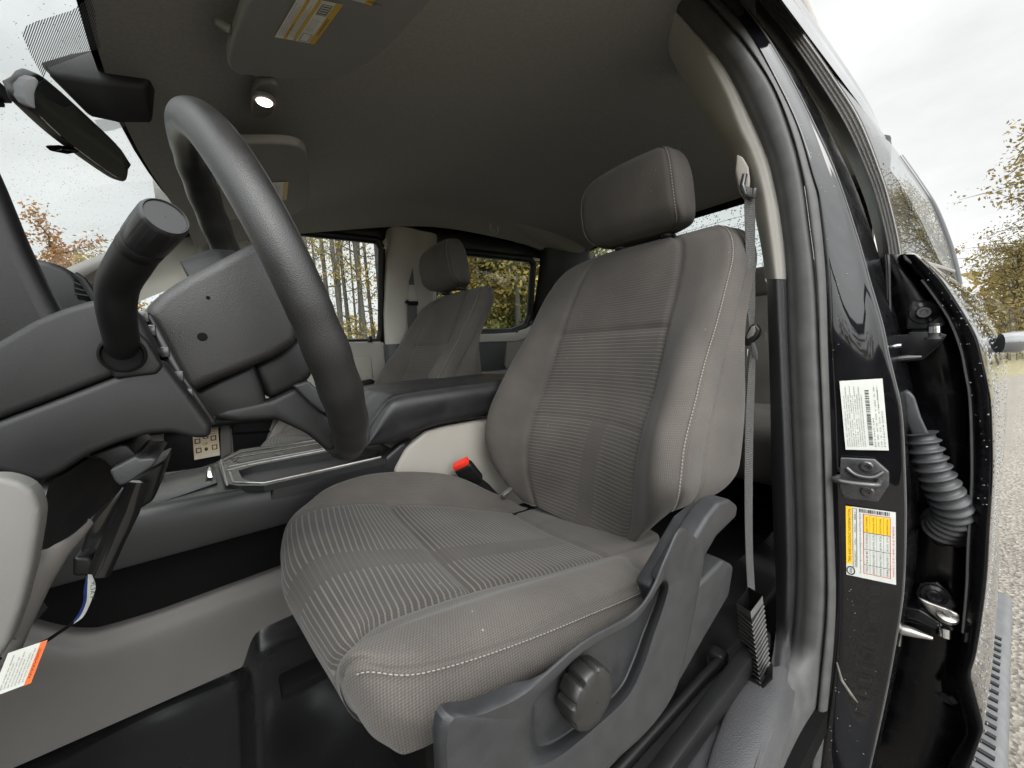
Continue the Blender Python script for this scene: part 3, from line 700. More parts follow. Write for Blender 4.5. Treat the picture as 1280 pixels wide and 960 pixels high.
# across the strip: white text field, amber band, white field, amber band, white pictograms, amber headline
for b0, b1, mm in [(.20, .28, 1), (.44, .52, 1), (.84, 1.0, 1)]: sh.rect(0, b0 * Hl, Wl, b1 * Hl, mm, 2)
for k, (b, s_) in enumerate([(.04, .9), (.09, .8), (.14, .85), (.31, .8), (.36, .9), (.41, .7)]):
    sh.text('Never place a rear facing child seat here', Wl * .10, b * Hl, Hl * .035, 2, 3, width=Wl * s_ * .85)
for b in (.57, .62, .67, .72): sh.text('Children can be killed', Wl * .30, b * Hl, Hl * .035, 2, 3, width=Wl * .30)
sh.text('WARNING', Wl * .25, .875 * Hl, Hl * .09, 2, 3, width=Wl * .4); sh.text('CAUTION', Wl * .1, .22 * Hl, Hl * .05, 2, 3, width=Wl * .3)
sh.frame(Wl * .04, .57 * Hl, Wl * .24, .80 * Hl, .0007, 2, 3); sh.frame(Wl * .70, .57 * Hl, Wl * .94, .80 * Hl, .0009, 2, 3)
for k in range(4): sh.rect(Wl * (.73 + .05 * k), .60 * Hl, Wl * (.75 + .05 * k), .77 * Hl, 2, 3)
obj('warning_label', g, [M['paper'], M['amber'], M['ink']], v1, smooth=False)
g = G(); o2 = UZ(440, 0, zz_); sh = Sheet(g, o2, unit(UZ(463, 6, zz_) - o2), unit(UZ(460, -30, zz_) - o2), (0, 0, -1)); sh.rect(-.001, .0, .022, .05, 0, 1); sh.rect(.014, 0, .022, .05, 1, 2); sh.text('AIRBAG', .015, .004, .005, 2, 3)
obj('airbag_label', g, [M['white'], M['amber'], M['ink']], v1, smooth=False)
g = G(); g.tube([UZ(304, 44, .452), UZ(296, 44, .440), UZ(286, 36, .438), UZ(276, 30, .444), UZ(272, 28, .462)], .0055, 10); obj('pivot_rod', g, M['lampcase'], v1)
g = G(); g.prism([UZ(*p, .452) for p in [(284, 66), (290, 55), (312, 58), (322, 62), (316, 74), (300, 77)]], (0, 0, -.022), .005, 3); obj('pivot_cover', g, M['visor'], v1)
v2 = visor('sun_visor', 'smaller-looking grey sun visor on the far side of the cab, beyond the steering wheel', [(270, 166), (300, 166), (357, 167), (378, 174), (384, 192), (386, 235), (380, 252), (366, 260), (340, 263), (300, 266), (270, 262)], VZ - .012, None)
g = G(); zz_ = VZ - .0328; o_ = UZ(334, 251, zz_); sh = Sheet(g, o_, unit(UZ(358, 250, zz_) - o_), unit(UZ(334, 228, zz_) - o_), (0, 0, -1)); Wl = np.linalg.norm(UZ(358, 250, zz_) - o_); Hl = np.linalg.norm(UZ(334, 228, zz_) - o_)
sh.rect(-Wl * .8, 0, Wl, Hl, 0, 1); sh.rect(Wl * .78, 0, Wl, Hl, 1, 2)
for k in range(7): sh.text('Never place a child seat here', -Wl * .7, Hl * (.1 + .11 * k), Hl * .06, 2, 2, width=Wl * 1.3)
obj('warning_label', g, [M['paper'], M['amber'], M['ink']], v2, smooth=False)
# ---------------- mirror and the cover at the top of the glass
cov = thing('sensor_cover', 'dark plastic cover where the windshield meets the headliner, above the mirror', 'cover', tuple(UY(120, 110, .93)))
g = G(); cp = [UY(px, py, .87) for px, py in [(44, 78), (86, 64), (124, 58), (190, 94), (181, 108), (110, 100), (64, 93)]]
bt = [UY(px, py, 1.03) for px, py in [(60, 100), (70, 70), (120, 50), (193, 100), (188, 152), (114, 146), (100, 140)]]
g.add(cp, [list(range(7))]); n7 = 7
g2 = G(); bm = bmesh.new(); va = [bm.verts.new(p) for p in cp]; vb = [bm.verts.new(p) for p in [UY(px, py, .905) for px, py in [(98, 128), (116, 100), (140, 84), (195, 104), (192, 156), (150, 156), (112, 148)]]]
bm.faces.new(va); bm.faces.new(vb[::-1])
for i in range(7): bm.faces.new([va[i], vb[i], vb[(i + 1) % 7], va[(i + 1) % 7]])
bmesh.ops.recalc_face_normals(bm, faces=bm.faces); bmesh.ops.bevel(bm, geom=bm.edges[:], offset=.006, segments=3, profile=.5, affect='EDGES', clamp_overlap=True)
g2.bm(bm); obj('cover_shell', g2, M['dash'], cov, sharp=35)
mir = thing('rear_view_mirror', 'dark rear-view mirror hanging under the windshield header, seen edge-on', 'mirror', tuple(UY(100, 160, .92)))
mc = [UY(32, 112, .80), UY(44, 97, .80), UY(58, 98, .82), UY(108, 143, .94), UY(150, 184, 1.045), UY(161, 206, 1.06), UY(160, 224, 1.06), UY(150, 226, 1.045), UY(88, 182, .92), UY(44, 142, .82), UY(31, 126, .80)]
mc = resample(list(mc) + [mc[0]], 60, True)[:-1]
g = G(); g.prism(mc, A([-.016, -.002, .003]), .006, 4); ms_ = obj('mirror_shell', g, M['dash'], mir, sharp=50)
g = G(); cen = np.mean(mc, 0); ins_ = [cen + (p - cen) * .93 + A([.0008, 0, 0]) for p in mc]; g.prism(ins_, A([-.002, 0, 0])); obj('mirror_face', g, M['mirrorface'], mir)
g = G(); a_, b_ = UY(34, 116, .80), UY(40, 126, .81); g.prism([UY(px, py, .795) for px, py in [(28, 108), (33, 99), (45, 96), (50, 102), (44, 118), (46, 138), (36, 132), (29, 122)]], A([-.010, .004, .002]), .004, 3); obj('mirror_end_cap', g, M['boot'], mir)
g = G(); g.tube([UY(34, 122, .84) + A([-.02, 0, 0]), UY(0, 132, .86) + A([-.05, 0, 0]), UY(-60, 140, .88) + A([-.10, 0, .03])], .012, 10); obj('mirror_arm', g, M['soft'], mir)
g = G(); g.tube([UY(30, 134, .84) + A([-.02, 0, 0]), UY(0, 141, .86) + A([-.045, 0, 0])], .006, 8); obj('wiring_sleeve', g, M['soft'], mir)
g = G(); g.prism([UY(px, py, .93) for px, py in [(78, 186), (95, 184), (102, 190), (86, 194)]], A([-.02, 0, 0]), .002); obj('day_night_tab', g, M['dash'], mir)
# ================================================================== steering wheel, column, dash
WCN = A([.057, .54, .058]); WN_ = unit([.946, 0, .324]); WT = unit([-.324, 0, .946]); WY = A([0, 1., 0]); WR = .186
wheel = thing('steering_wheel', 'black grained steering wheel with a thick rim, in front of the driver seat', 'steering wheel', tuple(WCN))
def wp(a, r=WR, h=0): return WCN + r * (math.cos(a) * WT + math.sin(a) * WY) + h * WN_     # a = 0 at the top, + towards the far side
n = 160; path = []; rad = []
for k in range(n):
    a = 2 * math.pi * k / n; path.append(wp(a))
    d = math.degrees(a if a < math.pi else a - 2 * math.pi)
    bump_ = 0
    if -175 < d < -95 or 8 < d < 75: bump_ = .0006 * math.sin(math.radians(d) * 26)
    rad.append(.0172 + .0018 * math.exp(-((abs(d) - 120) / 25) ** 2) + bump_)
g = G(); g.tube(path, rad, 40, closed=True, up=WN_)
rim = obj('rim', g, M['wheel'], wheel, sharp=80)
g = G()
for off in (.0169,):
    g.tube([wp(2 * math.pi * k / n, WR + .007, off * .93) for k in range(n)], .0006, 5, closed=True)
obj('rim_seam', g, M['soft'], rim)
def blend(pn, yn, pf, yf, bev, seg=4):
    """a solid between a near outline (px, on y = yn) and the same outline swept to y = yf"""
    bm = bmesh.new(); a = [bm.verts.new(UY(px, py, yn)) for px, py in pn]; b = [bm.verts.new(p) for p in pf] if not np.isscalar(yf) else [bm.verts.new(UY(px, py, yn) + A([0, yf - yn, 0])) for px, py in pn]
    k = len(pn); bm.faces.new(a); bm.faces.new(b[::-1])
    for i in range(k): bm.faces.new([a[i], b[i], b[(i + 1) % k], a[(i + 1) % k]])
    bmesh.ops.recalc_face_normals(bm, faces=bm.faces)
    bmesh.ops.bevel(bm, geom=bm.edges[:], offset=bev, segments=seg, profile=.5, affect='EDGES', clamp_overlap=True)
    return bm
def dense(pts, n=40): 
    P = cr(A([(x, y, 0) for x, y in pts]), 6, True)[:, :2]; return [tuple(p) for p in P]
hubpx = [(176, 388), (198, 366), (232, 344), (276, 322), (318, 300), (345, 290), (368, 325), (378, 380), (372, 428), (345, 446), (305, 463), (262, 480), (233, 495)]
g = G(); g.bm(blend(hubpx, .452, None, .63, .020, 6))
hub = obj('hub_back_cover', g, M['wheel'], wheel, sharp=50)
def hole(px, py, r, y):
    c = UY(px, py, y); g = G(); g.lathe([(r, 0), (r * .9, .0006), (.0001, .0007)], c, (0, -1, 0), 20); return g
obj('cover_hole', hole(253, 421, .0038, .4515), M['black'], hub); obj('cover_hole', hole(260, 372, .0016, .4515), M['black'], hub)
lowpx = [(228, 496), (262, 478), (318, 452), (334, 500), (338, 524), (300, 528), (268, 527), (246, 520)]
g = G(); g.bm(blend(lowpx, .470, None, .61, .010)); obj('hub_lower_cover', g, M['soft'], wheel, sharp=50)
recpx = [(312, 455), (345, 440), (383, 414), (392, 440), (394, 466), (380, 482), (336, 502)]
g = G(); g.bm(blend(recpx, .476, None, .60, .012)); obj('airbag_side', g, M['soft'], wheel, sharp=50)
# spokes: near-low, far-low, and the two level ones
def spoke(pts, mtl, bev=.006, name='spoke', par=None):
    bm = bmesh.new(); a = [bm.verts.new(p) for p in pts]; b = [bm.verts.new(A(p) - WN_ * .020) for p in pts]; k = len(pts)
    bm.faces.new(a); bm.faces.new(b[::-1])
    for i in range(k): bm.faces.new([a[i], b[i], b[(i + 1) % k], a[(i + 1) % k]])
    bmesh.ops.recalc_face_normals(bm, faces=bm.faces); bmesh.ops.bevel(bm, geom=bm.edges[:], offset=bev, segments=3, profile=.5, affect='EDGES', clamp_overlap=True)
    g = G(); g.bm(bm); return obj(name, g, mtl, par or wheel, sharp=45)
def wl(s, t, h=0): return WCN + t * WT + s * WY + h * WN_
0 and spoke([wl(-.04, -.085, -.015), wl(-.085, -.050, -.015), wl(-.115, -.075, -.006), wl(-.128, -.112, 0), wl(-.124, -.140, .004), wl(-.105, -.156, .004), wl(-.088, -.150, .0), wl(-.07, -.115, -.012)], M['dash'])
g = G(); g.bm(blend([(262, 522), (300, 528), (345, 524), (385, 543), (412, 566), (428, 556), (418, 528), (396, 504), (372, 484), (340, 500), (318, 505), (282, 512)], .468, None, .50, .007)); sp_ = obj('spoke', g, M['dash'], wheel, sharp=45)
g = G(); g.bm(blend([(366, 482), (386, 476), (408, 496), (416, 518), (405, 517), (388, 504)], .462, None, .475, .003)); obj('switch_panel', g, M['grey'], sp_, sharp=45)
for sy in (1,):
    spoke([wl(sy * .06, -.03, -.01), wl(sy * .06, .03, -.01), wl(sy * .185, .024, 0), wl(sy * .185, -.020, 0)], M['dash'])
    spoke([wl(sy * .04, -.085, -.015), wl(sy * .085, -.050, -.015), wl(sy * .118, -.085, -.006), wl(sy * .125, -.140, .004), wl(sy * .09, -.156, .0), wl(sy * .07, -.115, -.012)], M['dash'])
g = G(); g.lathe([(.070, -.06), (.075, -.03), (.070, -.012), (.05, -.002), (.03, .002), (.0001, .003)], WCN, WN_, 40, up=WT); obj('airbag_cover', g, M['dash'], wheel, sharp=50)
# ---------------- column with its shrouds and the stalk
colm = thing('steering_column', 'dark plastic steering column shroud with a clamp lever below', 'steering column', tuple(UY(150, 480, .54)))
up_px = [(-80, 462), (-30, 440), (0, 424), (40, 400), (80, 384), (118, 373), (150, 378), (172, 388), (200, 446), (140, 471), (70, 498), (0, 524), (-80, 556)]
g = G(); g.bm(blend(up_px, .412, None, .67, .016, 5)); obj('upper_shroud', g, M['dash'], colm, sharp=50)
lo_px = [(-80, 560), (0, 525.5), (70, 499.5), (140, 472.5), (201, 447.5), (236, 494), (264, 532), (263, 548), (240, 548), (214, 541), (185, 543), (150, 553), (110, 569), (75, 592), (50, 604), (0, 592), (-80, 580)]
g = G(); g.bm(blend(lo_px, .410, None, .67, .014, 5)); obj('lower_shroud', g, M['dash'], colm, sharp=50)
# dark gap between shroud and wheel, with a few bright contact pieces
g = G(); g.bm(blend([(176, 386), (190, 392), (232, 470), (272, 528), (262, 534), (225, 484), (198, 440)], .440, None, .60, .004)); gap = obj('clock_spring', g, M['gloss'], colm)
for px, py in [(180, 396), (189, 413), (206, 440), (224, 470), (236, 492)]:
    g = G(); g.box(UY(px, py, .438), (.006, .006, .009), bevel=.001); obj('contact_tab', g, M['dsteel'], gap)
# plate round the stalk
g = G(); g.bm(blend([(120, 432), (132, 418), (170, 412), (186, 428), (204, 458), (196, 468), (142, 474)], .4075, None, .42, .003)); pl = obj('stalk_plate', g, M['soft'], colm, sharp=45)
g = G(); cc = UY(154, 443, .4075); g.lathe([(.0135, 0), (.0135, .003), (.0120, .004), (.0110, .0015), (.0001, .0012)], cc, (0, -1, 0), 36); obj('stalk_collar', g, M['black'], pl)
stk = thing('indicator_stalk', 'black angled stalk with a ridged round end cap, on the near side of the column', 'stalk', tuple(UY(155, 440, .40)))
pth = [UY(154, 445, .420), UY(152, 425, .402), UY(146, 388, .378), UY(148, 356, .362), UY(163, 328, .342), UY(174, 311, .332)]
pth = cr(A(pth), 8); g = G(); rr_ = np.interp(np.linspace(0, 1, len(pth)), [0, .25, .55, .8, 1], [.0098, .0100, .0108, .0112, .0112]); g.tube(pth, rr_, 40); obj('stalk_arm', g, M['soft'], stk, sharp=50)
o0 = UY(174, 311, .332); ax_ = unit(UY(208, 270, .300) - o0); Ln = np.linalg.norm(UY(208, 270, .300) - o0)
g = G(); g.lathe([(.0112, .0), (.0115, .0005), (.0115, .0085), (.0111, .009)], o0, ax_, 48); obj('collar_ring', g, M['soft'], stk)
g = G(); rings = []
u_ = unit(A([0, 0, 1.]) - ax_ * ax_[2]); w_ = np.cross(ax_, u_)
for r_, h in [(.0112, .0095), (.0118, .0105), (.0119, Ln * .62), (.0118, Ln * .92), (.0114, Ln - .0012), (.0107, Ln), (.0103, Ln), (.0098, Ln - .0010), (.006, Ln - .0010), (.0002, Ln - .0010)]:
    ring = []
    for k in range(144):
        a = 2 * math.pi * k / 144; rb_ = r_ * (1 + (.016 if (k % 18) < 9 and .0115 <= h < Ln * .95 else 0)); ring.append(o0 + h * ax_ + rb_ * (math.cos(a) * u_ + math.sin(a) * w_))
    rings.append(ring)
g.grid(np.array(rings), cv=True); obj('end_cap', g, M['gloss'] if False else mat('stalk_cap_plastic', (.014, .014, .015), .33), stk, sharp=40)
# clamp lever under the column
g = G(); g.bm(blend([(136, 588), (170, 570), (176, 574), (190, 572), (197, 575), (190, 584), (160, 604), (150, 608), (143, 602)], .415, None, .50, .005)); lv = obj('tilt_lever', g, M['grey'], colm, sharp=40)
g = G(); g.bm(blend([(108, 570), (150, 555), (160, 556), (172, 570), (138, 586), (128, 577)], .43, None, .52, .005)); obj('lever_mount', g, M['soft'], colm)
# ---------------- dash
dash = thing('dashboard', 'dark dashboard end and knee panel at the left, with pale grey lower trim', 'dashboard', tuple(UY(20, 640, .5)))
# body across the cab ahead of the wheel
C = [[(x, y, z) for x, z in [(-.80, -.02), (-.62, .005), (-.42, .015), (-.28, .0), (-.235, -.06), (-.25, -.16), (-.32, -.28), (-.50, -.34)]] for y in (.24, .5, .8, 1.1, 1.4, 1.68)]
g = G(); g.patch(C, 5, 6, flip=True); obj('dash_body', g, M['dash'], dash, sharp=50)
g = G(); g.bm(blend([(-90, 40), (-4, 222), (30, 305), (62, 370), (80, 402), (96, 450), (20, 480), (-120, 470)], .475, None, .50, .010, 4)); ih = obj('instrument_hood', g, M['soft'], dash, sharp=50)
# the pad at the near end with its round vent
g = G(); g.bm(blend([(36, 321), (62, 326), (86, 336), (103, 352), (116, 372), (116, 398), (60, 398), (30, 350)], .70, None, .84, .014, 5)); pad = obj('end_pad', g, M['dash'], dash, sharp=50)
vp = [UY(*p, .698) for p in [(92, 345), (98, 347), (112, 365), (119, 376), (97, 374), (92, 360)]]
g = G(); g.prism(vp, (0, .01, 0), .001); vent = obj('vent', g, M['black'], pad)
for k in range(3):
    g = G(); p, q = UY(93, 353 + 7 * k, .694), UY(112 + 3 * k, 361 + 5 * k, .694); g.tube([p, q], .0012, 6); obj('vent_slat', g, M['soft'], vent)
g = G(); g.tube([UY(93, 343, .694), UY(103, 350, .694), UY(120, 376, .694)], .004, 8); obj('vent_rim', g, M['soft'], vent)
# pale knee panel
kn = [(-60, 600), (0, 596), (28, 604), (42, 615), (50, 640), (46, 672), (38, 716), (26, 762), (10, 806), (-20, 850), (-90, 900)]
g = G(); g.bm(blend(kn, .335, None, .352, .008, 6)); obj('knee_panel', g, mat('pale_knee_trim', (.125, .123, .115), .6, bump=(1200, .25, .0005, 'noise'), vary=(10, .06, 4)), dash, sharp=60)
# dark hush panel under the column and its lower lip
C = [[UY(38, 690, .40), UY(50, 610, .42), UY(78, 588, .44), UY(104, 571, .46)], [UY(55, 686, .42), UY(75, 640, .45), UY(100, 610, .47), UY(125, 576, .48)], [UY(85, 672, .44), UY(108, 640, .47), UY(130, 612, .49), UY(150, 590, .50)], [UY(112, 650, .46), UY(130, 630, .49), UY(146, 608, .51), UY(165, 590, .52)]]
g = G(); g.patch(C, 6, 6, thick=.004); obj('hush_panel', g, M['soft'], dash, sharp=60)
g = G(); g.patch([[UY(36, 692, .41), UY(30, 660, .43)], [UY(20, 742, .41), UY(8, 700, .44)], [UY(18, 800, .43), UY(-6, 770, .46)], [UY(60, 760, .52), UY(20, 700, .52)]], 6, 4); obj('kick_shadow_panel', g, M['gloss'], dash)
g = G(); g.tube([UY(112, 652, .462), UY(90, 672, .45), UY(70, 690, .445), UY(45, 726, .44), UY(22, 768, .44), UY(-6, 826, .44)], [.004, .007, .009, .010, .011, .012], 12, squash=(1, .6)); obj('panel_lip', g, M['warm'], dash)
# pedal bracket and cables under the dash
ped = thing('pedal_bracket', 'glossy black pedal bracket hanging below the column', 'pedal bracket', tuple(UY(140, 660, .6)))
g = G(); g.bm(blend([(112, 652), (150, 606), (168, 606), (176, 612), (142, 690), (122, 712), (96, 716), (100, 690)], .56, None, .64, .004)); obj('bracket_plate', g, M['gloss'], ped)
g = G(); g.tube([UY(172, 602, .55), UY(160, 640, .55), UY(140, 680, .55), UY(122, 720, .55)], .007, 8, squash=(1.3, .7)); obj('bracket_arm', g, M['gloss'], ped)
g = G(); g.bm(blend([(160, 600), (206, 576), (204, 588), (192, 626), (170, 640), (160, 622)], .57, None, .66, .004)); obj('bracket_cover', g, M['soft'], ped)
g = G(); g.bm(blend([(90, 696), (112, 696), (117, 704), (114, 720), (90, 722)], .548, None, .60, .004)); obj('release_pad', g, M['soft'], ped)
# the striped tag and the white-and-orange warning slip on the cable
tagr = thing('paper_tag', 'narrow white tag with a blue edge curling down below the dash', 'tag', tuple(UY(108, 740, .50)))
g = G(); cpl = [(109, 719), (116, 722), (119, 735), (116, 750)]; cpr = [(106, 719), (104, 735), (104, 752), (98, 768), (90, 778)]
L1 = resample([UY(x, y, .50) for x, y in [(110, 718), (109, 738), (108, 752), (101, 769), (91, 780)]], 24); L2 = resample([UY(x, y, .495) for x, y in [(115, 718), (119.5, 734), (112, 756), (104, 771), (92, 780)]], 24); L0 = resample([UY(x, y, .505) for x, y in [(108, 720), (104.5, 738), (104, 752), (98, 767), (89, 779)]], 24)
g.grid(np.stack([L1, L2]), m=0); g.grid(np.stack([L0, L1]), m=1)
obj('tag_strip', g, [M['white'], M['blue']], tagr, smooth=False)
g = G(); e1 = unit(L2[12] - L2[2]); nn_ = A([0, -1., 0]); e2 = unit(np.cross(nn_, e1)); sh = Sheet(g, UY(114, 727, .494), e1, -e2 if (-e2)[0] > 0 else e2, nn_); sh.text('9L3A P', 0, 0, .0042, 0, 1, width=.016); obj('tag_print', g, M['ink'], tagr, smooth=False)
g = G(); g.tube([UY(91, 779, .50), UY(60, 800, .48), UY(48, 806, .46), UY(-10, 826, .43)], .0016, 6); obj('cord', g, M['black'], tagr)
slip = thing('warning_slip', 'white warning slip with an orange end hanging at the lower left', 'warning label', tuple(UY(22, 832, .42)))
P00, P10, P11, P01 = UY(-12, 872, .42), UY(39, 853, .42), UY(48, 801, .42), UY(8, 822, .42)
g = G(); ea_ = P11 - P10; ebv = P10 - P00
o_, ea, eb = P00, unit(P01 - P00), unit(P10 - P00); Wl, Hl = np.linalg.norm(P11 - P10), np.linalg.norm(P10 - P00); nv_ = unit(np.cross(eb, ea)); nv_ = nv_ * (-1 if nv_[1] > 0 else 1)
eb = unit(eb - 0); sh = Sheet(g, o_, ea, eb, nv_)
sh.rect(0, 0, Wl, Hl, 0, 1); sh.rect(0, Hl * .82, Wl, Hl, 1, 2)
sh.text('WARNING', Wl * .15, Hl * .85, Hl * .11, 2, 3, width=Wl * .7)
for k in range(7): sh.text(['To avoid injury keep the', 'steering column locked', 'before pulling this release', 'and read the manual first', 'Do not remove this slip', 'except by the owner', 'See inside for details'][k], Wl * .10, Hl * (.72 - .09 * k), Hl * .06, 2, 2, width=Wl * (.8 - .1 * (k % 3)))
obj('slip_sheet', g, [M['white'], M['orange'], M['ink']], slip, smooth=False)
# ================================================================== centre console
con = thing('centre_console', 'wide dark centre console with a storage tray, lidded armrest and pale sides', 'console', (.2, .95, -.6))
yn, yfar = .86, 1.10
# long band below the tray (near side), recessed black side, pale skirt
g = G()
def swp(sec, xs, y0=None):
    """sections (list of (y, z)) at each x -> surface"""
    return [[(x, y, z) for y, z in s_] for x, s_ in zip(xs, sec)]
topz = lambda x: -.237 - .012 * (x + .1) / .37
sec = [[(1.12, topz(x) - .005), (.905, topz(x) - .004), (.872, topz(x)), (.860, topz(x) - .006), (.852, topz(x) - .030), (.850, -.318), (.858, -.324), (.91, -.324)] for x in (-.40, -.25, -.1, .05, .2, .27)]
g.patch(swp(sec, (-.40, -.25, -.1, .05, .2, .27)), 5, 4, flip=True)
obj('tray_side', g, M['cons'], con, sharp=45)
g = G(); g.box((-.03, .905, -.40), (.76, .03, .17)); obj('side_recess', g, M['black'], con)
# pale skirt with its rounded top edge dipping towards the front
xt = [-.42, -.30, -.235, -.205, -.18, -.12, -.03, .06, .20, .34]
zt = [-.30, -.35, -.405, -.425, -.430, -.432, -.428, -.424, -.418, -.412]
g = G(); g.patch([[(x, .892, z + .002), (x, .874, z + .002), (x, .866, z - .010), (x, .858, z - .030), (x, .856, z - .09), (x, .853, -.575)] for x, z in zip(xt, zt)], 5, 5, flip=True)
obj('side_skirt', g, M['warm'], con, sharp=50)
# tray floor, rails and cup slots
g = G(); g.prism([UZ(150, 648, -.243), UZ(272, 605, -.243), UZ(268, 582, -.243), UZ(180, 600, -.243)], (0, 0, .003), .001); obj('tray_lid', g, M['tray'], con)
TZ = -.2338
def strip(pts, w, h, mtl, name, par=con):
    g = G(); P = [UZ(px, py, TZ) for px, py in pts]; g.tube(P, w, 8, squash=(h / w, 1)); return obj(name, g, mtl, par, sharp=60)
def tray(pn, zt_, depth, mtl, name):
    g = G(); P = [UZ(px, py, zt_) for px, py in pn]; Q = [p + A([0, 0, -depth]) for p in P]
    c = np.mean(P, 0); Q = [c + (q - c) * .97 + A([0, 0, 0]) for q in Q]
    k = len(P); g.add(P + Q, [[i, (i + 1) % k, k + (i + 1) % k, k + i] for i in range(k)] + [list(range(k, 2 * k))]); return obj(name, g, mtl, con, sharp=30)
tr_ = tray([(298, 589), (304, 600), (330, 602), (462, 573), (478, 562), (440, 560), (330, 578)], -.2365, .05, M['soft'], 'cup_tray')
g = G(); zo = -.2345; O_ = [UZ(*p, zo) for p in [(272, 577), (281, 604), (298, 607), (330, 607), (482, 573), (494, 556), (440, 541), (300, 562)]]; I_ = [UZ(*p, zo) for p in [(298, 588), (303, 598), (312, 601), (332, 602), (464, 573), (476, 563), (440, 559), (318, 582)]]
B_ = [p + A([0, 0, -.03]) for p in I_]; k = 8
g.add(O_ + I_ + B_, [[i, (i + 1) % k, k + (i + 1) % k, k + i] for i in range(k)] + [[k + i, k + (i + 1) % k, 2 * k + (i + 1) % k, 2 * k + i] for i in range(k)]); g.grid(np.stack([np.array(O_ + O_[:1]), np.array(O_ + O_[:1]) + A([0, 0, -.012])])); tp = obj('tray_surround', g, M['tray'], con, sharp=30)
for pts, w in [([(287, 590), (292, 603), (330, 604), (476, 571)], .0028), ([(284, 588), (310, 581), (440, 556), (470, 553)], .0028), ([(280, 576), (300, 566), (420, 546), (450, 543)], .0024), ([(286, 583), (330, 574), (430, 556)], .0018), ([(276, 575), (284, 606)], .0024), ([(290, 578), (300, 571), (430, 549)], .0016)]:
    strip(pts, w * .8, w * .7, M['steel'], 'tray_rail')
tray([(288, 574), (300, 578), (425, 556), (430, 549), (306, 570)], -.2335, .03, M['black'], 'rear_slot')
# little chrome latch
g = G(); g.prism([UZ(*p, -.236) for p in [(257, 598), (268, 597), (266, 587), (259, 588)]], (0, 0, .012), .003, 3, taper=.6); obj('latch', g, M['chrome'], con)
g = G(); g.bm(blend([(340, 607), (480, 574), (500, 556), (517, 548), (506, 590), (440, 620), (372, 650), (330, 655)], .852, None, .88, .006)); obj('console_cheek', g, M['cons'], con, sharp=45)
# armrest: pale box below, dark padded lid over it
g = G(); g.bm(blend([(508, 560), (536, 536), (560, 530), (625, 517), (700, 506), (720, 640), (560, 640), (500, 600), (492, 590)], .845, None, 1.07, .010)); obj('bin', g, M['light'], con, sharp=45)
xs = [.232, .245, .285, .32, .40, .55, .70]
tz = [-.180, -.145, -.100, -.091, -.088, -.086, -.084]
bz_ = [-.196, -.198, -.199, -.192, -.178, -.172, -.168]
ridge = [.006, .010, .014, .016, .017, .017, .017]
C = []
for x, t, b, r_ in zip(xs, tz, bz_, ridge):
    mid = (t + b) / 2
    C.append([(x, 1.13, b), (x, 1.135, mid), (x, 1.12, t - .004), (x, 1.08, t), (x, .95, t), (x, .842, t), (x, .822, t - .008), (x, .812, t - .028 if t > b + .04 else mid), (x, .817, (t * .35 + b * .65)), (x, .832, b), (x, .90, b - .002)])
g = G(); g.patch(C, 8, 5, flip=True)
f_ = cr(A(C[0]), 5); g.add(f_, [list(range(len(f_)))])
lid = obj('armrest_lid', g, mat('padded_lid_vinyl', (.018, .018, .019), .42, bump=(900, .3, .0005, 'noise'), vary=(25, .2, 5)), con, sharp=40)
# bright edge of the lid's sloping front face
g = G(); g.tube([A(C[0][6]) + A([-.001, 0, 0]), A(C[1][6]) + A([-.002, 0, .001]), A(C[2][6]) + A([-.001, 0, .002])], .0016, 6); obj('lid_edge', g, M['grey'], lid)
g = G(); g.box((.46, .955, -.43), (.5, .20, .34)); obj('console_core', g, M['black'], con)
# gap line under the lid and a faint mark on the pale side
g = G(); g.tube([UY(*p, .838) for p in [(506, 556), (530, 538), (556, 531), (628, 518)]], .0022, 6); obj('lid_gap', g, M['black'], con)
# ================================================================== centre pillar, its seal, labels, belt, and the closed rear door
PYS = np.r_[np.linspace(-150, 0, 8), np.linspace(8, 820, 82), np.linspace(830, 1030, 21)]
def curve(pts, X, zmin=-9, ys=PYS, smooth=True):
    P = A(pts, float); P = cr(P, 8) if smooth else P
    P = P[np.argsort(P[:, 1])]
    s0 = (P[8, 0] - P[0, 0]) / (P[8, 1] - P[0, 1]); s1 = (P[-1, 0] - P[-9, 0]) / (P[-1, 1] - P[-9, 1])
    out = []
    for y in ys:
        x = np.interp(y, P[:, 1], P[:, 0])
        if y < P[0, 1]: x = P[0, 0] + s0 * (y - P[0, 1])
        if y > P[-1, 1]: x = P[-1, 0] + s1 * (y - P[-1, 1])
        p = UX(x, y, X)
        if p[2] < zmin: p = UZ(x, y, zmin)
        out.append(p)
    return np.array(out)
def pxat(pts, y):
    P = cr(A(pts, float), 8); P = P[np.argsort(P[:, 1])]; return float(np.interp(y, P[:, 1], P[:, 0]))
cA = [(790, 0), (838, 64), (851, 83), (862, 101), (880, 129), (899, 166), (914, 190), (928, 226), (940, 254), (950, 300), (956, 345), (959, 431), (961, 500), (963, 600), (965, 660), (968, 722), (969, 760), (966, 830), (956, 900), (938, 960)]
cB = [(818, -10), (865, 46), (880, 77), (902, 117), (920, 162), (935, 192), (949, 236), (957, 280), (964, 330), (967, 360), (970, 420), (973, 490), (976, 560), (979, 660), (980, 730), (977, 800), (968, 870), (942, 960)]
cC = [(800, -40), (835, 0), (873, 43), (899, 73), (918, 105), (934, 138), (948, 169), (960, 199), (967, 227), (974, 261), (980, 306), (983, 350), (985, 420), (988, 490), (992, 580), (995, 660), (995, 740), (990, 800), (977, 879), (949, 960)]
cE = [(838, -45), (887, 6), (926, 50), (965, 106), (987, 162), (1002, 219), (1012, 290), (1017, 330), (1021, 383), (1023, 440), (1028, 549), (1031, 650), (1032, 754), (1024, 847), (1012, 960)]
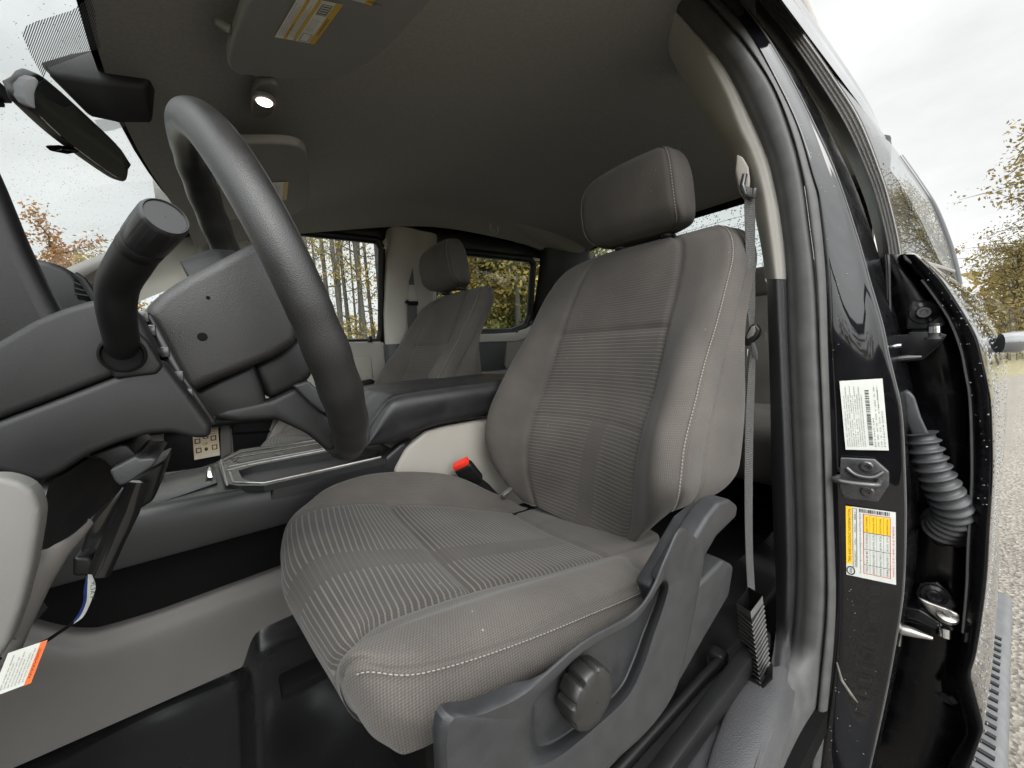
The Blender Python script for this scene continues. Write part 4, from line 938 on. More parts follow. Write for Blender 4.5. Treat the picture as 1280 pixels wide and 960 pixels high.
cF = [(852, -50), (902, 0), (934, 37), (965, 91), (996, 156), (1015, 219), (1024, 252), (1033, 339), (1036, 440), (1039, 527), (1043, 650), (1046, 754), (1040, 847), (1027, 960)]
cG = [(880, -60), (924, 0), (959, 47), (990, 100), (1018, 156), (1046, 219), (1073, 300), (1087, 350), (1103, 405), (1110, 440), (1118, 473), (1127, 516), (1131, 593), (1132, 655), (1129, 738), (1118, 810), (1105, 879), (1087, 960)]
kA, kB, kC = curve(cA, .87, -.57), curve(cB, .80, -.565), curve(cC, .793, -.57)
kE, kF, kG = curve(cE, .783, -2), curve(cF, .790, -2), curve(cG, .815, -2)
def mixc(a, b, t, push=0): return a * (1 - t) + b * t + A([-push, 0, 0])
isp = int(np.argmin(abs(PYS - 350)))
def rows_patch(cs, sub, m, name, par, sl=slice(None), sharp=45, flip=True):
    P = cr(np.array([c[sl] for c in cs]), sub); g = G(); g.grid(P, flip=flip); return obj(name, g, m, par, sharp=sharp)
kA2 = kA + A([.10, .03, 0])
rows_patch([kA2, kA, kB, mixc(kB, kC, .6, .004), kC + A([.004, 0, 0])], 5, M['beigetrim'], 'pillar_trim', cab, slice(0, isp + 1), 60)
rows_patch([kA2 + A([0, -.002, 0]), kA + A([.002, -.002, 0]), kB + A([-.001, -.001, 0]), mixc(kB, kC, .6, .003), kC + A([.004, 0, 0])], 5, M['pillar'], 'pillar_trim', cab, slice(isp, None), 60)
sl_ = rows_patch([kC + A([.012, .004, 0]), kC, mixc(kC, kE, .12, .007), mixc(kC, kE, .30, .010), mixc(kC, kE, .5, .013), mixc(kC, kE, .72, .012), mixc(kC, kE, .92, .007), kE + A([.004, 0, 0])], 6, M['seal'], 'door_seal', cab, sharp=80)
rows_patch([kE + A([.006, 0, 0]), mixc(kE, kF, .25, .006), mixc(kE, kF, .65, .006), kF + A([.004, 0, 0])], 4, M['seal'], 'seal_lip', sl_, sharp=80)
kG2 = kG + A([.13, .0, 0])
rows_patch([kF + A([.006, .01, 0]), kF, mixc(kF, kG, .25, .003), mixc(kF, kG, .75, .003), kG + A([-.004, 0, 0]), kG + A([.004, -.001, 0])], 5, M['paint'], 'centre_pillar', cab, sharp=80)
g = G(); g.tube(kG + A([-.003, 0, 0]), .0016, 6); obj('pillar_bead', g, M['seal'], cab)
rows_patch([kG, kG2], 2, M['jamb'], 'pillar_side', cab)
# core inside the pillar so nothing shows through
g = G(); g.prism([UX(985, 400, .86), UX(1080, 400, .86), UX(1080, 1000, .86), UX(985, 1000, .86)], (.08, 0, 0)); obj('pillar_core', g, M['black'], cab)
def onp(px, py, out=.0015):
    """a point on the painted pillar face, a hair proud of it"""
    a, b = pxat(cF, py), pxat(cG, py); t = (px - a) / (b - a)
    return UX(px, py, .790 + (.815 - .790) * t - .004 - out)
# ---------------- labels on the pillar
cert = thing('certification_label', 'plain white certification label with a barcode, upper of two on the black door pillar', 'label', tuple(onp(1080, 520)))
q = [onp(1057, 562), onp(1050, 478), onp(1103, 473), onp(1111, 563)]    # lines of print read upwards
def quad_sheet(g, q):
    o = A(q[0]); ea = A(q[1]) - o; eb = A(q[3]) - o; w, h = np.linalg.norm(ea), np.linalg.norm(eb)
    s = Sheet(g, o, unit(ea), unit(eb), unit(np.cross(unit(eb), unit(ea)))); 
    if s.n[0] > 0: s.n = -s.n
    return s, w, h
# print runs bottom to top: a along the pillar (up), b across it from the door side towards the seal
g = G(); s, w, h = quad_sheet(g, [onp(1111, 563), onp(1103, 473), None, onp(1057, 562)])
s.rect(0, 0, w, h, 0, 1)
rows_ = ['MFD. BY  MOTOR CO. IN U.S.A.', 'DATE: 05/18    GVWR: 3175KG (7000LB)', 'FRONT GAWR: 1587KG   REAR GAWR: 1723KG', '3500LB WITH     3800LB WITH', 'P265/70R17 113T   P265/70R17 113T', '17X7.5J  RIMS   17X7.5J  RIMS', 'AT 240KPA/35PSI COLD    AT 240KPA/35PSI', 'THIS VEHICLE CONFORMS TO ALL APPLICABLE FEDERAL', 'SAFETY AND THEFT PREVENTION STANDARDS IN EFFECT']
for k, t in enumerate(rows_): s.text(t, w * .05, h * (.92 - .052 * k), h * .036, 1, 2, width=w * (.86 if k % 2 else .74))
rs = np.random.RandomState(5); a = w * .07
while a < w * .84:
    bw_ = rs.choice([.0007, .0012, .0018]); s.rect(a, h * .335, a + bw_, h * .43, 1, 2); a += bw_ + rs.choice([.0006, .001, .0014])
for k, t in enumerate(['EXT PNT: UM', 'WB   BRK   INT TR   TP/PS   R   AXLE   TR   SPR', '145   4   CS   E19   6   LL   AAAB', 'F0156/18 DSO']): s.text(t, w * .05, h * (.27 - .07 * k), h * .042, 1, 2, width=w * (.4, .84, .80, .5)[k])
s.rect(w * .55, h * .14, w * .9, h * .146, 1, 2)
obj('label_sheet', g, [M['white'], M['ink']], cert, smooth=False)
tire = thing('tire_label', 'white and yellow tire and loading label, lower of two on the black door pillar', 'label', tuple(onp(1090, 680)))
g = G(); s, w, h = quad_sheet(g, [onp(1120, 731), onp(1119, 640), None, onp(1058, 718)])
s.ea = unit(onp(1057, 632) - onp(1058, 718)); w = np.linalg.norm(onp(1057, 632) - onp(1058, 718)); o_ = s.o; h = np.linalg.norm(onp(1058, 718) - onp(1120, 731))
s.rect(0, 0, w, h, 0, 1)
s.rect(w * .17, h * .87, w, h * .999, 1, 2); s.text('TIRE AND LOADING INFORMATION', w * .20, h * .895, h * .085, 2, 3, width=w * .76)
s.frame(w * .14, h * .77, w * .98, h * .86, .0006, 2, 2); s.text('SEATING CAPACITY', w * .16, h * .79, h * .05, 2, 2, width=w * .22); s.text('TOTAL 5', w * .46, h * .79, h * .05, 2, 2, width=w * .10); s.text('FRONT 2', w * .64, h * .79, h * .05, 2, 2, width=w * .12); s.text('REAR 3', w * .82, h * .79, h * .05, 2, 2, width=w * .11)
s.text('The combined weight of occupants and cargo should never exceed 918 kg or 2023 lbs.', w * .06, h * .69, h * .05, 2, 2, width=w * .86)
s.frame(w * .07, h * .10, w * .92, h * .64, .0008, 3, 2)
s.rect(w * .66, h * .115, w * .905, h * .625, 1, 2)
for k in range(1, 4): s.rect(w * .08, h * (.10 + .135 * k), w * .91, h * (.105 + .135 * k), 2, 3)
for x_ in (.20, .42, .66): s.rect(w * x_, h * .11, w * (x_ + .006), h * .63, 2, 3)
tb = [('TIRE', 'SIZE', 'COLD TIRE PRESSURE', 'SEE OWNERS'), ('FRONT', 'P265/70R17', '240 KPA, 35 PSI', 'MANUAL FOR'), ('REAR', 'P265/70R17', '240 KPA, 35 PSI', 'ADDITIONAL'), ('SPARE', 'P245/75R17', '240 KPA, 35 PSI', 'INFORMATION')]
for k, r_ in enumerate(tb):
    for c_, (t, x_, ww) in enumerate(zip(r_, (.09, .215, .435, .675), (.10, .19, .21, .215))): s.text(t, w * x_, h * (.55 - .135 * k), h * .05, 2, 4, width=w * ww)
a = w * .30
rs = np.random.RandomState(8)
b = h * .12
while b < h * .72:
    bw_ = rs.choice([.0006, .0011, .0016]); s.rect(w * .935, b, w * .985, b + bw_, 2, 2); b += bw_ + rs.choice([.0006, .001])
s.text('W0123-4A-567890', w * .1, h * .03, h * .045, 3, 2, width=w * .7)
c_ = s.p(w * .075, h * .90, 2); ring = [(w * .075 + .0075 * math.cos(t), h * .905 + .0055 * math.sin(t)) for t in np.linspace(0, 2 * np.pi, 28)]
for i in range(27):
    p, q_ = ring[i], ring[i + 1]; g.add([s.p(*p, 2), s.p(*q_, 2), s.p(w * .075 + (q_[0] - w * .075) * .72, h * .905 + (q_[1] - h * .905) * .72, 2), s.p(w * .075 + (p[0] - w * .075) * .72, h * .905 + (p[1] - h * .905) * .72, 2)], [[0, 1, 2, 3]], 2)
s.frame(w * .045, h * .885, w * .105, h * .925, .0006, 2, 2)
obj('label_sheet', g, [M['white'], M['yellow'], M['ink'], M['redink']], tire, smooth=False)
# ---------------- striker
stkr = thing('door_striker', 'dark steel door striker plate with a bar and two bolts, between the two pillar labels', 'striker', tuple(onp(1078, 598)))
pp = [onp(px, py, .002) for px, py in [(1051, 571), (1094, 573), (1112, 589), (1112, 606), (1098, 627), (1055, 622), (1050, 610)]]
g = G(); g.prism(pp, (-.005, 0, 0), .002, 3); sp = obj('striker_plate', g, M['dsteel'], stkr, sharp=35)
for px, py in ((1083, 583), (1084, 614)):
    g = G(); c = onp(px, py, .007); g.lathe([(.0085, 0), (.0085, .0025), (.0065, .004), (.0035, .004), (.0030, .002), (.0001, .002)], c, (-1, -.2, 0), 24); obj('bolt', g, M['dsteel'], sp, sharp=35)
b0, b1 = onp(1048, 596, .006), onp(1100, 602, .006)
g = G(); g.tube(resample([b0, b0 + A([-.022, 0, .001]), b0 * .7 + b1 * .3 + A([-.028, 0, 0]), b0 * .3 + b1 * .7 + A([-.028, 0, 0]), b1 + A([-.022, 0, 0]), b1], 30), .0042, 12); obj('striker_bar', g, M['dsteel'], sp, sharp=60)
g = G(); g.tube(resample([onp(1058, 585, .006), onp(1070, 594, .010), onp(1090, 597, .010), onp(1104, 590, .006)], 16), .0035, 10); obj('pressed_rib', g, M['dsteel'], sp)
# ---------------- rain streak on the pillar: its glint modelled as a bright bead
g = G(); g.tube([onp(1046, 828, 0), onp(1052, 850, .0005), onp(1064, 868, .0005), onp(1072, 878, 0)], [.0010, .0022, .0024, .0008], 8); obj('streak_glint', g, M['steel'], cab)
# ---------------- belt
belt = thing('driver_seat_belt', 'grey webbing seat belt hanging beside the driver seat along the centre pillar', 'seat belt', tuple(UX(940, 500, .78)))
def ribbon(Lp, Rp, x, n, mtl, name, par, th=.0014, dx=.012):
    Ls = resample([UX(px, py, x) for px, py in Lp], n); Rs = resample([UX(px, py, x + dx) for px, py in Rp], n)
    g = G(); mid = (Ls + Rs) / 2 + A([-.002, 0, 0]); P = np.stack([Ls, mid, Rs]); P = cr(P, 3); g.grid(P); g.grid(P + A([th, th, 0]), flip=True)
    return obj(name, g, mtl, par, sharp=60)
wb = M['web'].copy(); wb.name = 'striped_belt_webbing'; nt = wb.node_tree
wv = nt.nodes.new('ShaderNodeTexWave'); wv.inputs['Scale'].default_value = 190; wv.bands_direction = 'DIAGONAL'; tcw = nt.nodes.new('ShaderNodeTexCoord'); nt.links.new(tcw.outputs['Object'], wv.inputs[0])
bpw = nt.nodes.new('ShaderNodeBump'); bpw.inputs['Distance'].default_value = .0008; bpw.inputs['Strength'].default_value = .8; nt.links.new(wv.outputs['Fac'], bpw.inputs['Height']); nt.links.new(bpw.outputs[0], nt.nodes['Principled BSDF'].inputs['Normal'])
ribbon([(931, 232), (931, 262), (932, 300), (933, 350), (934, 385), (937, 410)], [(943, 236), (944, 262), (944, 300), (944, 350), (944, 385), (942, 412)], .775, 40, wb, 'upper_webbing', belt)
ribbon([(938, 440), (935, 470), (932, 530), (931, 600), (932, 680), (935, 742)], [(944, 440), (944, 470), (942, 530), (941, 600), (941, 680), (944, 742)], .765, 50, wb, 'lower_webbing', belt)
g = G(); gp = [UX(px, py, .79) for px, py in [(921, 192), (929, 196), (936, 208), (938, 226), (936, 242), (930, 244), (923, 232), (919, 214)]]
g.prism(gp, (.03, .012, 0), .006, 3); obj('guide_cover', g, M['light'], belt, sharp=50)
g = G(); g.tube([UX(931, 218, .784), UX(928, 232, .78), UX(932, 244, .776), UX(942, 246, .774), UX(944, 236, .776)], .0045, 10); obj('guide_ring', g, M['dsteel'], belt)
g = G(); g.prism([UX(px, py, .752) for px, py in [(938, 406), (944, 404), (950, 412), (947, 420), (944, 424), (934, 433), (928, 430), (930, 422)]], (.022, .004, 0), .004, 3); lt = obj('latch_plate', g, M['soft'], belt, sharp=50)
g = G(); g.prism([UX(px, py, .7505) for px, py in [(939, 408), (943, 407), (944, 414), (941, 420), (934, 424), (932, 421)]], (.004, 0, 0), .001); obj('latch_face', g, M['warm'], lt)
g = G(); g.prism([UX(px, py, .752) for px, py in [(932, 436), (935, 436), (934, 458), (931, 459)]], (.003, 0, 0), .0008); obj('tongue', g, M['chrome'], lt)
lp_ = [UX(px, py, .757) for px, py in [(938, 430), (946, 424), (953, 416), (957, 417), (956, 428), (948, 432), (942, 430)]]
g = G(); P = resample(lp_, 30); g.grid(np.stack([P, P + A([.02, .006, 0])])); obj('webbing_loop', g, wb, belt)
P = [UX(px, py, .756) for px, py in [(939, 428), (943, 428), (947, 440), (947, 451), (944, 448), (940, 447)]]; g = G(); g.prism(P, (.003, .001, 0), .0006); obj('webbing_fold', g, wb, belt)
# ribbed sleeve at the belt's foot
g = G(); E0, E1 = UX(938, 764, .662), UX(951, 856, .640); L0, L1 = UX(921, 752, .690), UX(932, 848, .668); R0_, R1_ = UX(953, 744, .705), UX(963, 842, .675)
B0, B1 = L0 + R0_ - E0, L1 + R1_ - E1
g.add([E0, L0, B0, R0_, E1, L1, B1, R1_], [[0, 1, 5, 4], [1, 2, 6, 5], [2, 3, 7, 6], [3, 0, 4, 7], [4, 5, 6, 7]]); slv = obj('buckle_sleeve', g, M['soft'], belt, smooth=False)
g = G(); ns = 15
for k in range(ns):
    t = .14 + .84 * k / (ns - 1); e, l, r_ = E0 * (1 - t) + E1 * t, L0 * (1 - t) + L1 * t, R0_ * (1 - t) + R1_ * t
    g.tube([l, e + A([-.001, -.001, -.006]), r_], .0021, 8)
obj('sleeve_ribs', g, mat('pale_ribbed_rubber', (.04, .039, .037), .42, vary=(90, .2, 3)), slv, sharp=60)
g = G(); t = .1; g.add([E0 + A([-.002, -.001, 0]), L0 + A([-.002, 0, 0]), L0 * (1 - t) + L1 * t + A([-.002, 0, 0]), E0 * (1 - t) + E1 * t + A([-.002, -.001, 0]), R0_ + A([-.002, -.001, 0]), R0_ * (1 - t) + R1_ * t + A([-.002, -.001, 0])], [[0, 1, 2, 3], [4, 0, 3, 5]]); obj('sleeve_collar', g, M['seal'], slv, smooth=False)
g = G(); g.prism([UX(px, py, .640) for px, py in [(928, 846), (952, 856), (966, 842), (966, 850), (952, 864), (928, 852)]], (.03, .01, -.004), .002); obj('sleeve_foot', g, M['soft'], slv)
# ---------------- sill plate: grained plastic running forward from the pillar's foot
ys_ = [838, 860, 880, 905, 935, 965, 1000, 1040]
left = [(948, 838), (926, 858), (914, 880), (904, 905), (893, 935), (884, 965), (874, 1000), (862, 1040)]
C = []
for (lx, ly) in left:
    cx_ = pxat(cC, min(ly, 958)) if ly < 960 else 949 - (ly - 960) * .36
    a = UZ(lx - 3, ly, -.572); b = UZ(lx, ly, -.562); c = UZ(cx_, ly, -.568)
    C.append([a + A([.0, .02, -.03]), a, b, b * .5 + c * .5 + A([0, 0, .006]), c + A([0, .004, .002]), c + A([0, -.012, -.02])])
g = G(); g.patch(C, 5, 5, flip=False); obj('sill_plate', g, M['pillar'], cab, sharp=60)
# lit floor mat beside the rail: the light is put into a paler grey
C = [[UZ(px, py, z) for (px, py), z in zip(r_, (-.590, -.584, -.580, -.572))] for r_ in ([(905, 818), (915, 822), (926, 830), (938, 838)], [(868, 850), (885, 860), (900, 868), (914, 880)], [(820, 900), (845, 905), (868, 912), (893, 935)], [(770, 965), (800, 975), (840, 985), (870, 1000)], [(700, 1040), (740, 1050), (800, 1060), (850, 1060)])]
g = G(); g.patch(C, 6, 6); obj('floor_step', g, mat('lit_grey_mat', (.055, .055, .058), .5, vary=(25, .15, 4), bump=(700, .3, .0006, 'noise')), cab, sharp=80)
g = G(); g.tube([UZ(902, 824, -.565), UZ(880, 846, -.565), UZ(840, 890, -.565), UZ(780, 955, -.565), UZ(720, 1020, -.565)], .0085, 10); g2_ = obj('rail_cover', g, M['soft'], cab)
g = G(); g.box(UZ(897, 822, -.57), (.03, .03, .03), bevel=.008, seg=3); obj('rail_end', g, M['soft'], cab)
# ================================================================== rear door, closed: pocket with hinges, edge, skin, window
YS2 = np.linspace(318, 1030, 90)
cI = [(1140, 335), (1161, 361), (1186, 398), (1201, 436), (1207, 465), (1213, 505), (1215, 593), (1212, 650), (1210, 687), (1208, 740), (1201, 809), (1193, 838), (1192, 848), (1207, 905), (1203, 925), (1185, 960), (1160, 1020)]
cO = [(1140, 316), (1152, 326), (1175, 350), (1197, 383), (1216, 416), (1224, 440), (1235, 495), (1238, 549), (1238, 600), (1234, 666), (1230, 731), (1219, 809), (1212, 836), (1211, 846), (1226, 905), (1223, 922), (1210, 960), (1190, 1020)]
kI, kO = curve(cI, .900, ys=YS2), curve(cO, .885, ys=YS2)
door = thing('rear_side_door', 'closed black rear side door, wet with rain, behind the open driver door', 'car door', (1.3, .05, -.7))
kGd = curve(cG, .93, ys=YS2)
kW = curve(cI, .985, ys=YS2)
rows_patch([kGd + A([.055, .03, 0]), kGd * .35 + kW * .65 + A([.012, 0, 0]), kW], 5, M['jamb'], 'door_front_face', door)
rows_patch([kW, kI], 2, M['jamb'], 'door_front_return', door)
rows_patch([kI + A([.004, 0, 0]), kI, mixc(kI, kO, .5, .003), kO, kO + A([.006, -.001, 0])], 4, M['jamb'], 'door_edge', door, sharp=70)
g = G(); g.tube(kO[2:] + A([.001, -.001, 0]), .0013, 6); obj('edge_bead', g, M['paint'], door)
g = G(); g.tube(kI[4:60] + A([-.002, 0, 0]), .0018, 6); obj('inner_bead', g, M['seal'], door)
# skin running back from the edge
sk_ = []
for x, dy in ((.887, 0), (.905, -.003), (.96, -.004), (1.1, -.006), (1.3, -.006), (1.55, -.004), (1.80, .0)):
    sk_.append(np.array([(x, p[1] + dy, p[2]) for p in kO]))
P = np.array(sk_); g = G(); g.grid(P, flip=True)
skin = obj('door_skin', g, M['paint'], door, sharp=60)
# rain beads on skin, edge and pillar: small domes
def bead(g, c, n, r): 
    n = unit(n); u = unit(np.cross(n, A([.3, .5, .8]))); w_ = np.cross(n, u); seg = 7
    a = np.linspace(0, 2 * np.pi, seg, endpoint=False)
    r1 = [A(c) + r * (math.cos(t) * u + math.sin(t) * w_) for t in a]; r2 = [A(c) + r * .7 * (math.cos(t) * u + math.sin(t) * w_) + n * r * .38 for t in a]
    g.add(r1 + r2 + [A(c) + n * r * .5], [[i, (i + 1) % seg, seg + (i + 1) % seg, seg + i] for i in range(seg)] + [[seg + i, seg + (i + 1) % seg, 2 * seg] for i in range(seg)])
water = mat('rain_water', (.6, .62, .62), .03, spec=1.0); water.node_tree.nodes['Principled BSDF'].inputs['Transmission Weight'].default_value = .75; water.node_tree.nodes['Principled BSDF'].inputs['IOR'].default_value = 1.33
rs = np.random.RandomState(21)
g = G()
for _ in range(1500):
    k = rs.randint(4, 86); x = .9 + .75 * rs.rand() ** 1.6; y = kO[k][1] - .006; bead(g, (x, y + .0008, kO[k][2] + rs.uniform(-.004, .004)), (0, -1, .05), rs.choice([.001, .0016, .0022, .003]))
struct(obj('rain_beads', g, water, skin, sharp=80), 'stuff')
g = G()
for _ in range(45):
    k = rs.randint(3, 40); t = rs.rand(); p = mixc(kI, kO, t, .003)[k]; bead(g, p, (-1, -.2, .1), rs.choice([.0006, .0009, .0013]))
struct(obj('rain_beads', g, water, door, sharp=80), 'stuff')
g = G()
for _ in range(75):
    py = rs.choice([rs.uniform(90, 460), rs.uniform(700, 950)]); a, b = pxat(cF, py), pxat(cG, py); t = rs.choice([rs.uniform(.05, .3), rs.uniform(.05, .95)]); bead(g, onp(a + (b - a) * t, py, -.001), (-1, -.3, 0), rs.choice([.0005, .0007, .001]))
struct(obj('rain_beads', g, water, cab, sharp=80), 'stuff')
# handle far along the door
g = G(); hd_ = [(1.30, .030, -.028), (1.31, .004, -.020), (1.35, -.012, -.014), (1.50, -.012, -.014), (1.56, .004, -.02), (1.57, .03, -.03), (1.57, .03, -.055), (1.50, -.010, -.062), (1.35, -.010, -.062), (1.31, .004, -.058), (1.30, .03, -.05)]
g.tube([(1.30, .022, -.038), (1.315, .002, -.038), (1.36, -.008, -.036), (1.44, -.010, -.036), (1.52, -.006, -.037), (1.56, .006, -.038), (1.575, .024, -.038)], [.020, .022, .022, .021, .021, .021, .018], 14, squash=(1.0, .55), up=(0, 0, 1)); obj('handle', g, mat('wet_handle_paint', (.06, .062, .065), .12, coat=1.), door, sharp=70)
# window: front strip, pane, outer moulding, corner cap
YS3 = np.linspace(-60, 318, 50)
cSL = [(905, -50), (946, 0), (987, 50), (1027, 109), (1059, 162), (1087, 225), (1099, 262), (1108, 300), (1111, 325)]
cSR = [(930, -60), (974, 0), (1009, 47), (1046, 100), (1077, 150), (1104, 219), (1116, 260), (1124, 295), (1128, 318)]
kSL, kSR = curve(cSL, .91, ys=YS3), curve(cSR, .905, ys=YS3)
rid = []
for t in np.linspace(0, 1, 17): rid.append(mixc(kSL, kSR, t, .0025 * (1 if int(t * 16) % 4 in (1, 2) else 0)))
g = G(); g.grid(np.array(rid), flip=True); g.grid(np.stack([kSL + A([.05, .02, 0]), kSL]), flip=True); fr_ = obj('window_frame', g, M['satin'], door, sharp=30)
Pg = []
for x, dy in ((.91, 0), (1.1, -.004), (1.3, -.008), (1.5, -.012), (1.74, -.014)):
    Pg.append(np.array([(x, p[1] + .004 + dy, p[2]) for p in kSR[14:]]))
g = G(); g.grid(np.array(Pg), flip=True); pane = obj('window_pane', g, M['wetglass'], door, sharp=80)
dk = Pg[-1]; g = G(); g.tube(dk, .011, 10, squash=(1, .6)); obj('window_frame', g, M['paint'], door)
0 and [(x, kSR[14][1] + .01, kSR[14][2] + .005) for x in (.9, 1.2, 1.5, 1.76)]; 
kS4 = curve([(1102, 300), (1106, 330), (1108, 380), (1110, 422)], .915, ys=np.linspace(318, 420, 16)); kS5 = curve([(1109, 300), (1113, 330), (1114, 380), (1116, 422)], .912, ys=np.linspace(318, 420, 16))
rows_patch([kS4, mixc(kS4, kS5, .3, .004), mixc(kS4, kS5, .5, 0), mixc(kS4, kS5, .7, .004), kS5], 3, M['seal'], 'lower_weatherstrip', door)
g = G(); g.prism([UX(px, py, .893) for px, py in [(1128, 318), (1140, 315), (1150, 320), (1153, 327), (1140, 331), (1130, 325)]], (.03, 0, 0), .004, 3); obj('corner_cap', g, M['satin'], door)
g = G(); g.tube([UX(1149, 327, .90), UX(1172, 333, 1.05), UX(1192, 339, 1.3)], .004, 8, squash=(1, .7)); obj('belt_moulding', g, M['satin'], door)
# dark lining behind the pane so the cab reads dark, as through privacy glass
# ---------------- hinges
def hinge(name_l, cx, cy, arm, x0):
    pass
jx = .955
g = G(); g.prism([UX(px, py, .965) for px, py in [(1135, 384), (1140, 376), (1168, 376), (1176, 390), (1184, 404), (1178, 412), (1133, 412)]], (-.006, 0, 0), .004, 3); h1 = obj('hinge', g, M['dsteel'], door, sharp=40)
g = G(); c = UX(1155, 391, .958); g.lathe([(.0185, 0), (.0175, .004), (.011, .006), (.0105, .010), (.0085, .012), (.0045, .012), (.004, .009), (.0001, .009)], c, (-1, -.1, .05), 28); obj('bolt', g, M['dsteel'], h1, sharp=30)
g = G(); g.prism([UX(px, py, .90) for px, py in [(1108, 419), (1135, 418), (1136, 415), (1168, 414), (1185, 418), (1175, 432), (1154, 450), (1116, 455)]], (.05, .01, -.004), .004, 3); obj('hinge_leaf', g, M['jamb'], h1, sharp=40)
g = G(); g.tube([UX(1117, 449, .885), UX(1135, 447, .885), UX(1152, 446, .888)], [.004, .0045, .002], 8); obj('hinge_edge', g, M['dsteel'], h1)
g = G(); g.tube([UX(1169, 404, .905), UX(1168, 424, .905)], .0085, 14); g.tube([UX(1169, 408, .905), UX(1169, 416, .905)], .0095, 14, m=1); g.tube([UX(1168, 421, .905), UX(1168, 424, .905)], .012, 14); obj('hinge_pin', g, [M['dsteel'], M['chrome']], h1, sharp=40)
g = G(); g.tube([UX(1112, 433, .90), UX(1127, 432, .90)], .004, 8); obj('leaf_slot', g, M['chrome'], h1)
g = G(); g.prism([UX(px, py, .965) for px, py in [(1145, 740), (1150, 728), (1172, 726), (1186, 738), (1196, 756), (1190, 764), (1150, 758)]], (-.006, 0, 0), .004, 3); h2 = obj('hinge', g, M['dsteel'], door, sharp=40)
g = G(); c = UX(1168, 743, .958); g.lathe([(.0175, 0), (.0165, .004), (.011, .006), (.0105, .010), (.0085, .012), (.0045, .012), (.004, .009), (.0001, .009)], c, (-1, -.1, .05), 28); obj('bolt', g, M['dsteel'], h2, sharp=30)
g = G(); g.prism([UX(px, py, .90) for px, py in [(1147, 746), (1160, 752), (1182, 760), (1200, 768), (1200, 778), (1190, 784), (1176, 778), (1160, 764)]], (.012, .003, -.004), .004, 3); obj('hinge_arm', g, M['steel'], h2, sharp=40)
g = G(); c = UX(1184, 770, .897); g.lathe([(.0125, -.004), (.0125, .002), (.010, .0035), (.006, .004), (.0055, .008), (.0001, .008)], c, (-.35, -.1, .93), 24); obj('hinge_pin', g, M['steel'], h2, sharp=35)
g = G(); g.tube([UX(1181, 783, .905), UX(1181, 794, .905)], .010, 12); obj('pin_end', g, M['chrome'], h2)
g = G(); g.prism([UX(px, py, .90) for px, py in [(1126, 758), (1150, 762), (1176, 778), (1176, 790), (1150, 782), (1124, 776)]], (.04, .01, -.004), .004, 3); obj('hinge_leaf', g, M['jamb'], h2, sharp=40)
g = G(); g.tube([UX(1124, 786, .885), UX(1140, 790, .885), UX(1166, 798, .888)], [.009, .008, .003], 10); g.tube([UX(1122, 806, .885), UX(1124, 790, .885)], .004, 8); obj('check_arm', g, M['steel'], h2, sharp=60)
g = G(); g.tube([UX(1172, 868, .955), UX(1190, 876, .94)], [.006, .007], 10); g.tube([UX(1188, 872, .938), UX(1194, 880, .934)], .005, 8); obj('bump_stop', g, M['dsteel'], door)
# ---------------- wiring boot between pillar and door
boot = thing('wiring_boot', 'ribbed grey rubber wiring boot bridging the door pillar and the rear door', 'wiring boot', tuple(UX(1165, 580, .88)))
g = G(); g.prism([UX(px, py, .862) for px, py in [(1126, 490), (1136, 488), (1144, 496), (1152, 522), (1163, 545), (1141, 548), (1133, 530), (1128, 524)]], (.03, .006, 0), .007, 4); obj('boot_neck', g, M['boot'], boot, sharp=60)
pth = cr(A([UX(1150, 541, .872), UX(1157, 562, .872), UX(1166, 585, .874), UX(1177, 608, .880), UX(1188, 630, .892), UX(1190, 648, .912), UX(1178, 662, .935)]), 30)
L_ = np.r_[0, np.cumsum(np.linalg.norm(np.diff(pth, axis=0), axis=1))]
rr_ = .0158 + .0035 * np.interp(L_, [0, L_[-1] * .6, L_[-1]], [0, 1, 1.2]) + .0052 * (.5 + .5 * np.cos(L_ / L_[-1] * np.pi * 2 * 14)) ** 2.2
g = G(); g.tube(pth, rr_, 28); obj('bellows', g, M['boot'], boot, sharp=70)
g = G(); c = UX(1179, 664, .945); g.lathe([(.034, -.02), (.033, -.005), (.029, .004), (.020, .008), (.0001, .009)], c, (-.8, .3, -.5), 28); obj('boot_cap', g, M['boot'], boot, sharp=60)
g = G(); g.prism([UX(px, py, .955) for px, py in [(1151, 664), (1155, 640), (1168, 632), (1208, 656), (1206, 668), (1194, 684), (1172, 684)]], (.02, 0, 0), .005, 3); obj('boot_flange', g, M['soft'], boot, sharp=50)
# ================================================================== far side: passenger doors, pillars, belt
YW = 1.715
def xz(px, py, y=YW): return UY(px, py, y)
def wallp(name, pts, m, par, y=YW, th=.03, bev=.004, sharp=45):
    g = G(); g.prism([UY(px, py, y) for px, py in pts], (0, th, 0), bev, 3); return obj(name, g, m, par, sharp=sharp)
fd = thing('passenger_door', 'pale trimmed front passenger door across the cab, seen beyond the steering wheel', 'car door', (.1, 1.72, -.6))
def P3(x, z, y): return A([x, y, z])
g = G(); g.prism([(-.62, YW, -.62), (.602, YW, -.62), (.602, YW, .040), (.58, YW, .050), (-.30, YW, .060), (-.62, YW, .03)], (0, .06, 0), .006, 3); pan = obj('door_panel', g, M['light'], fd, sharp=45)
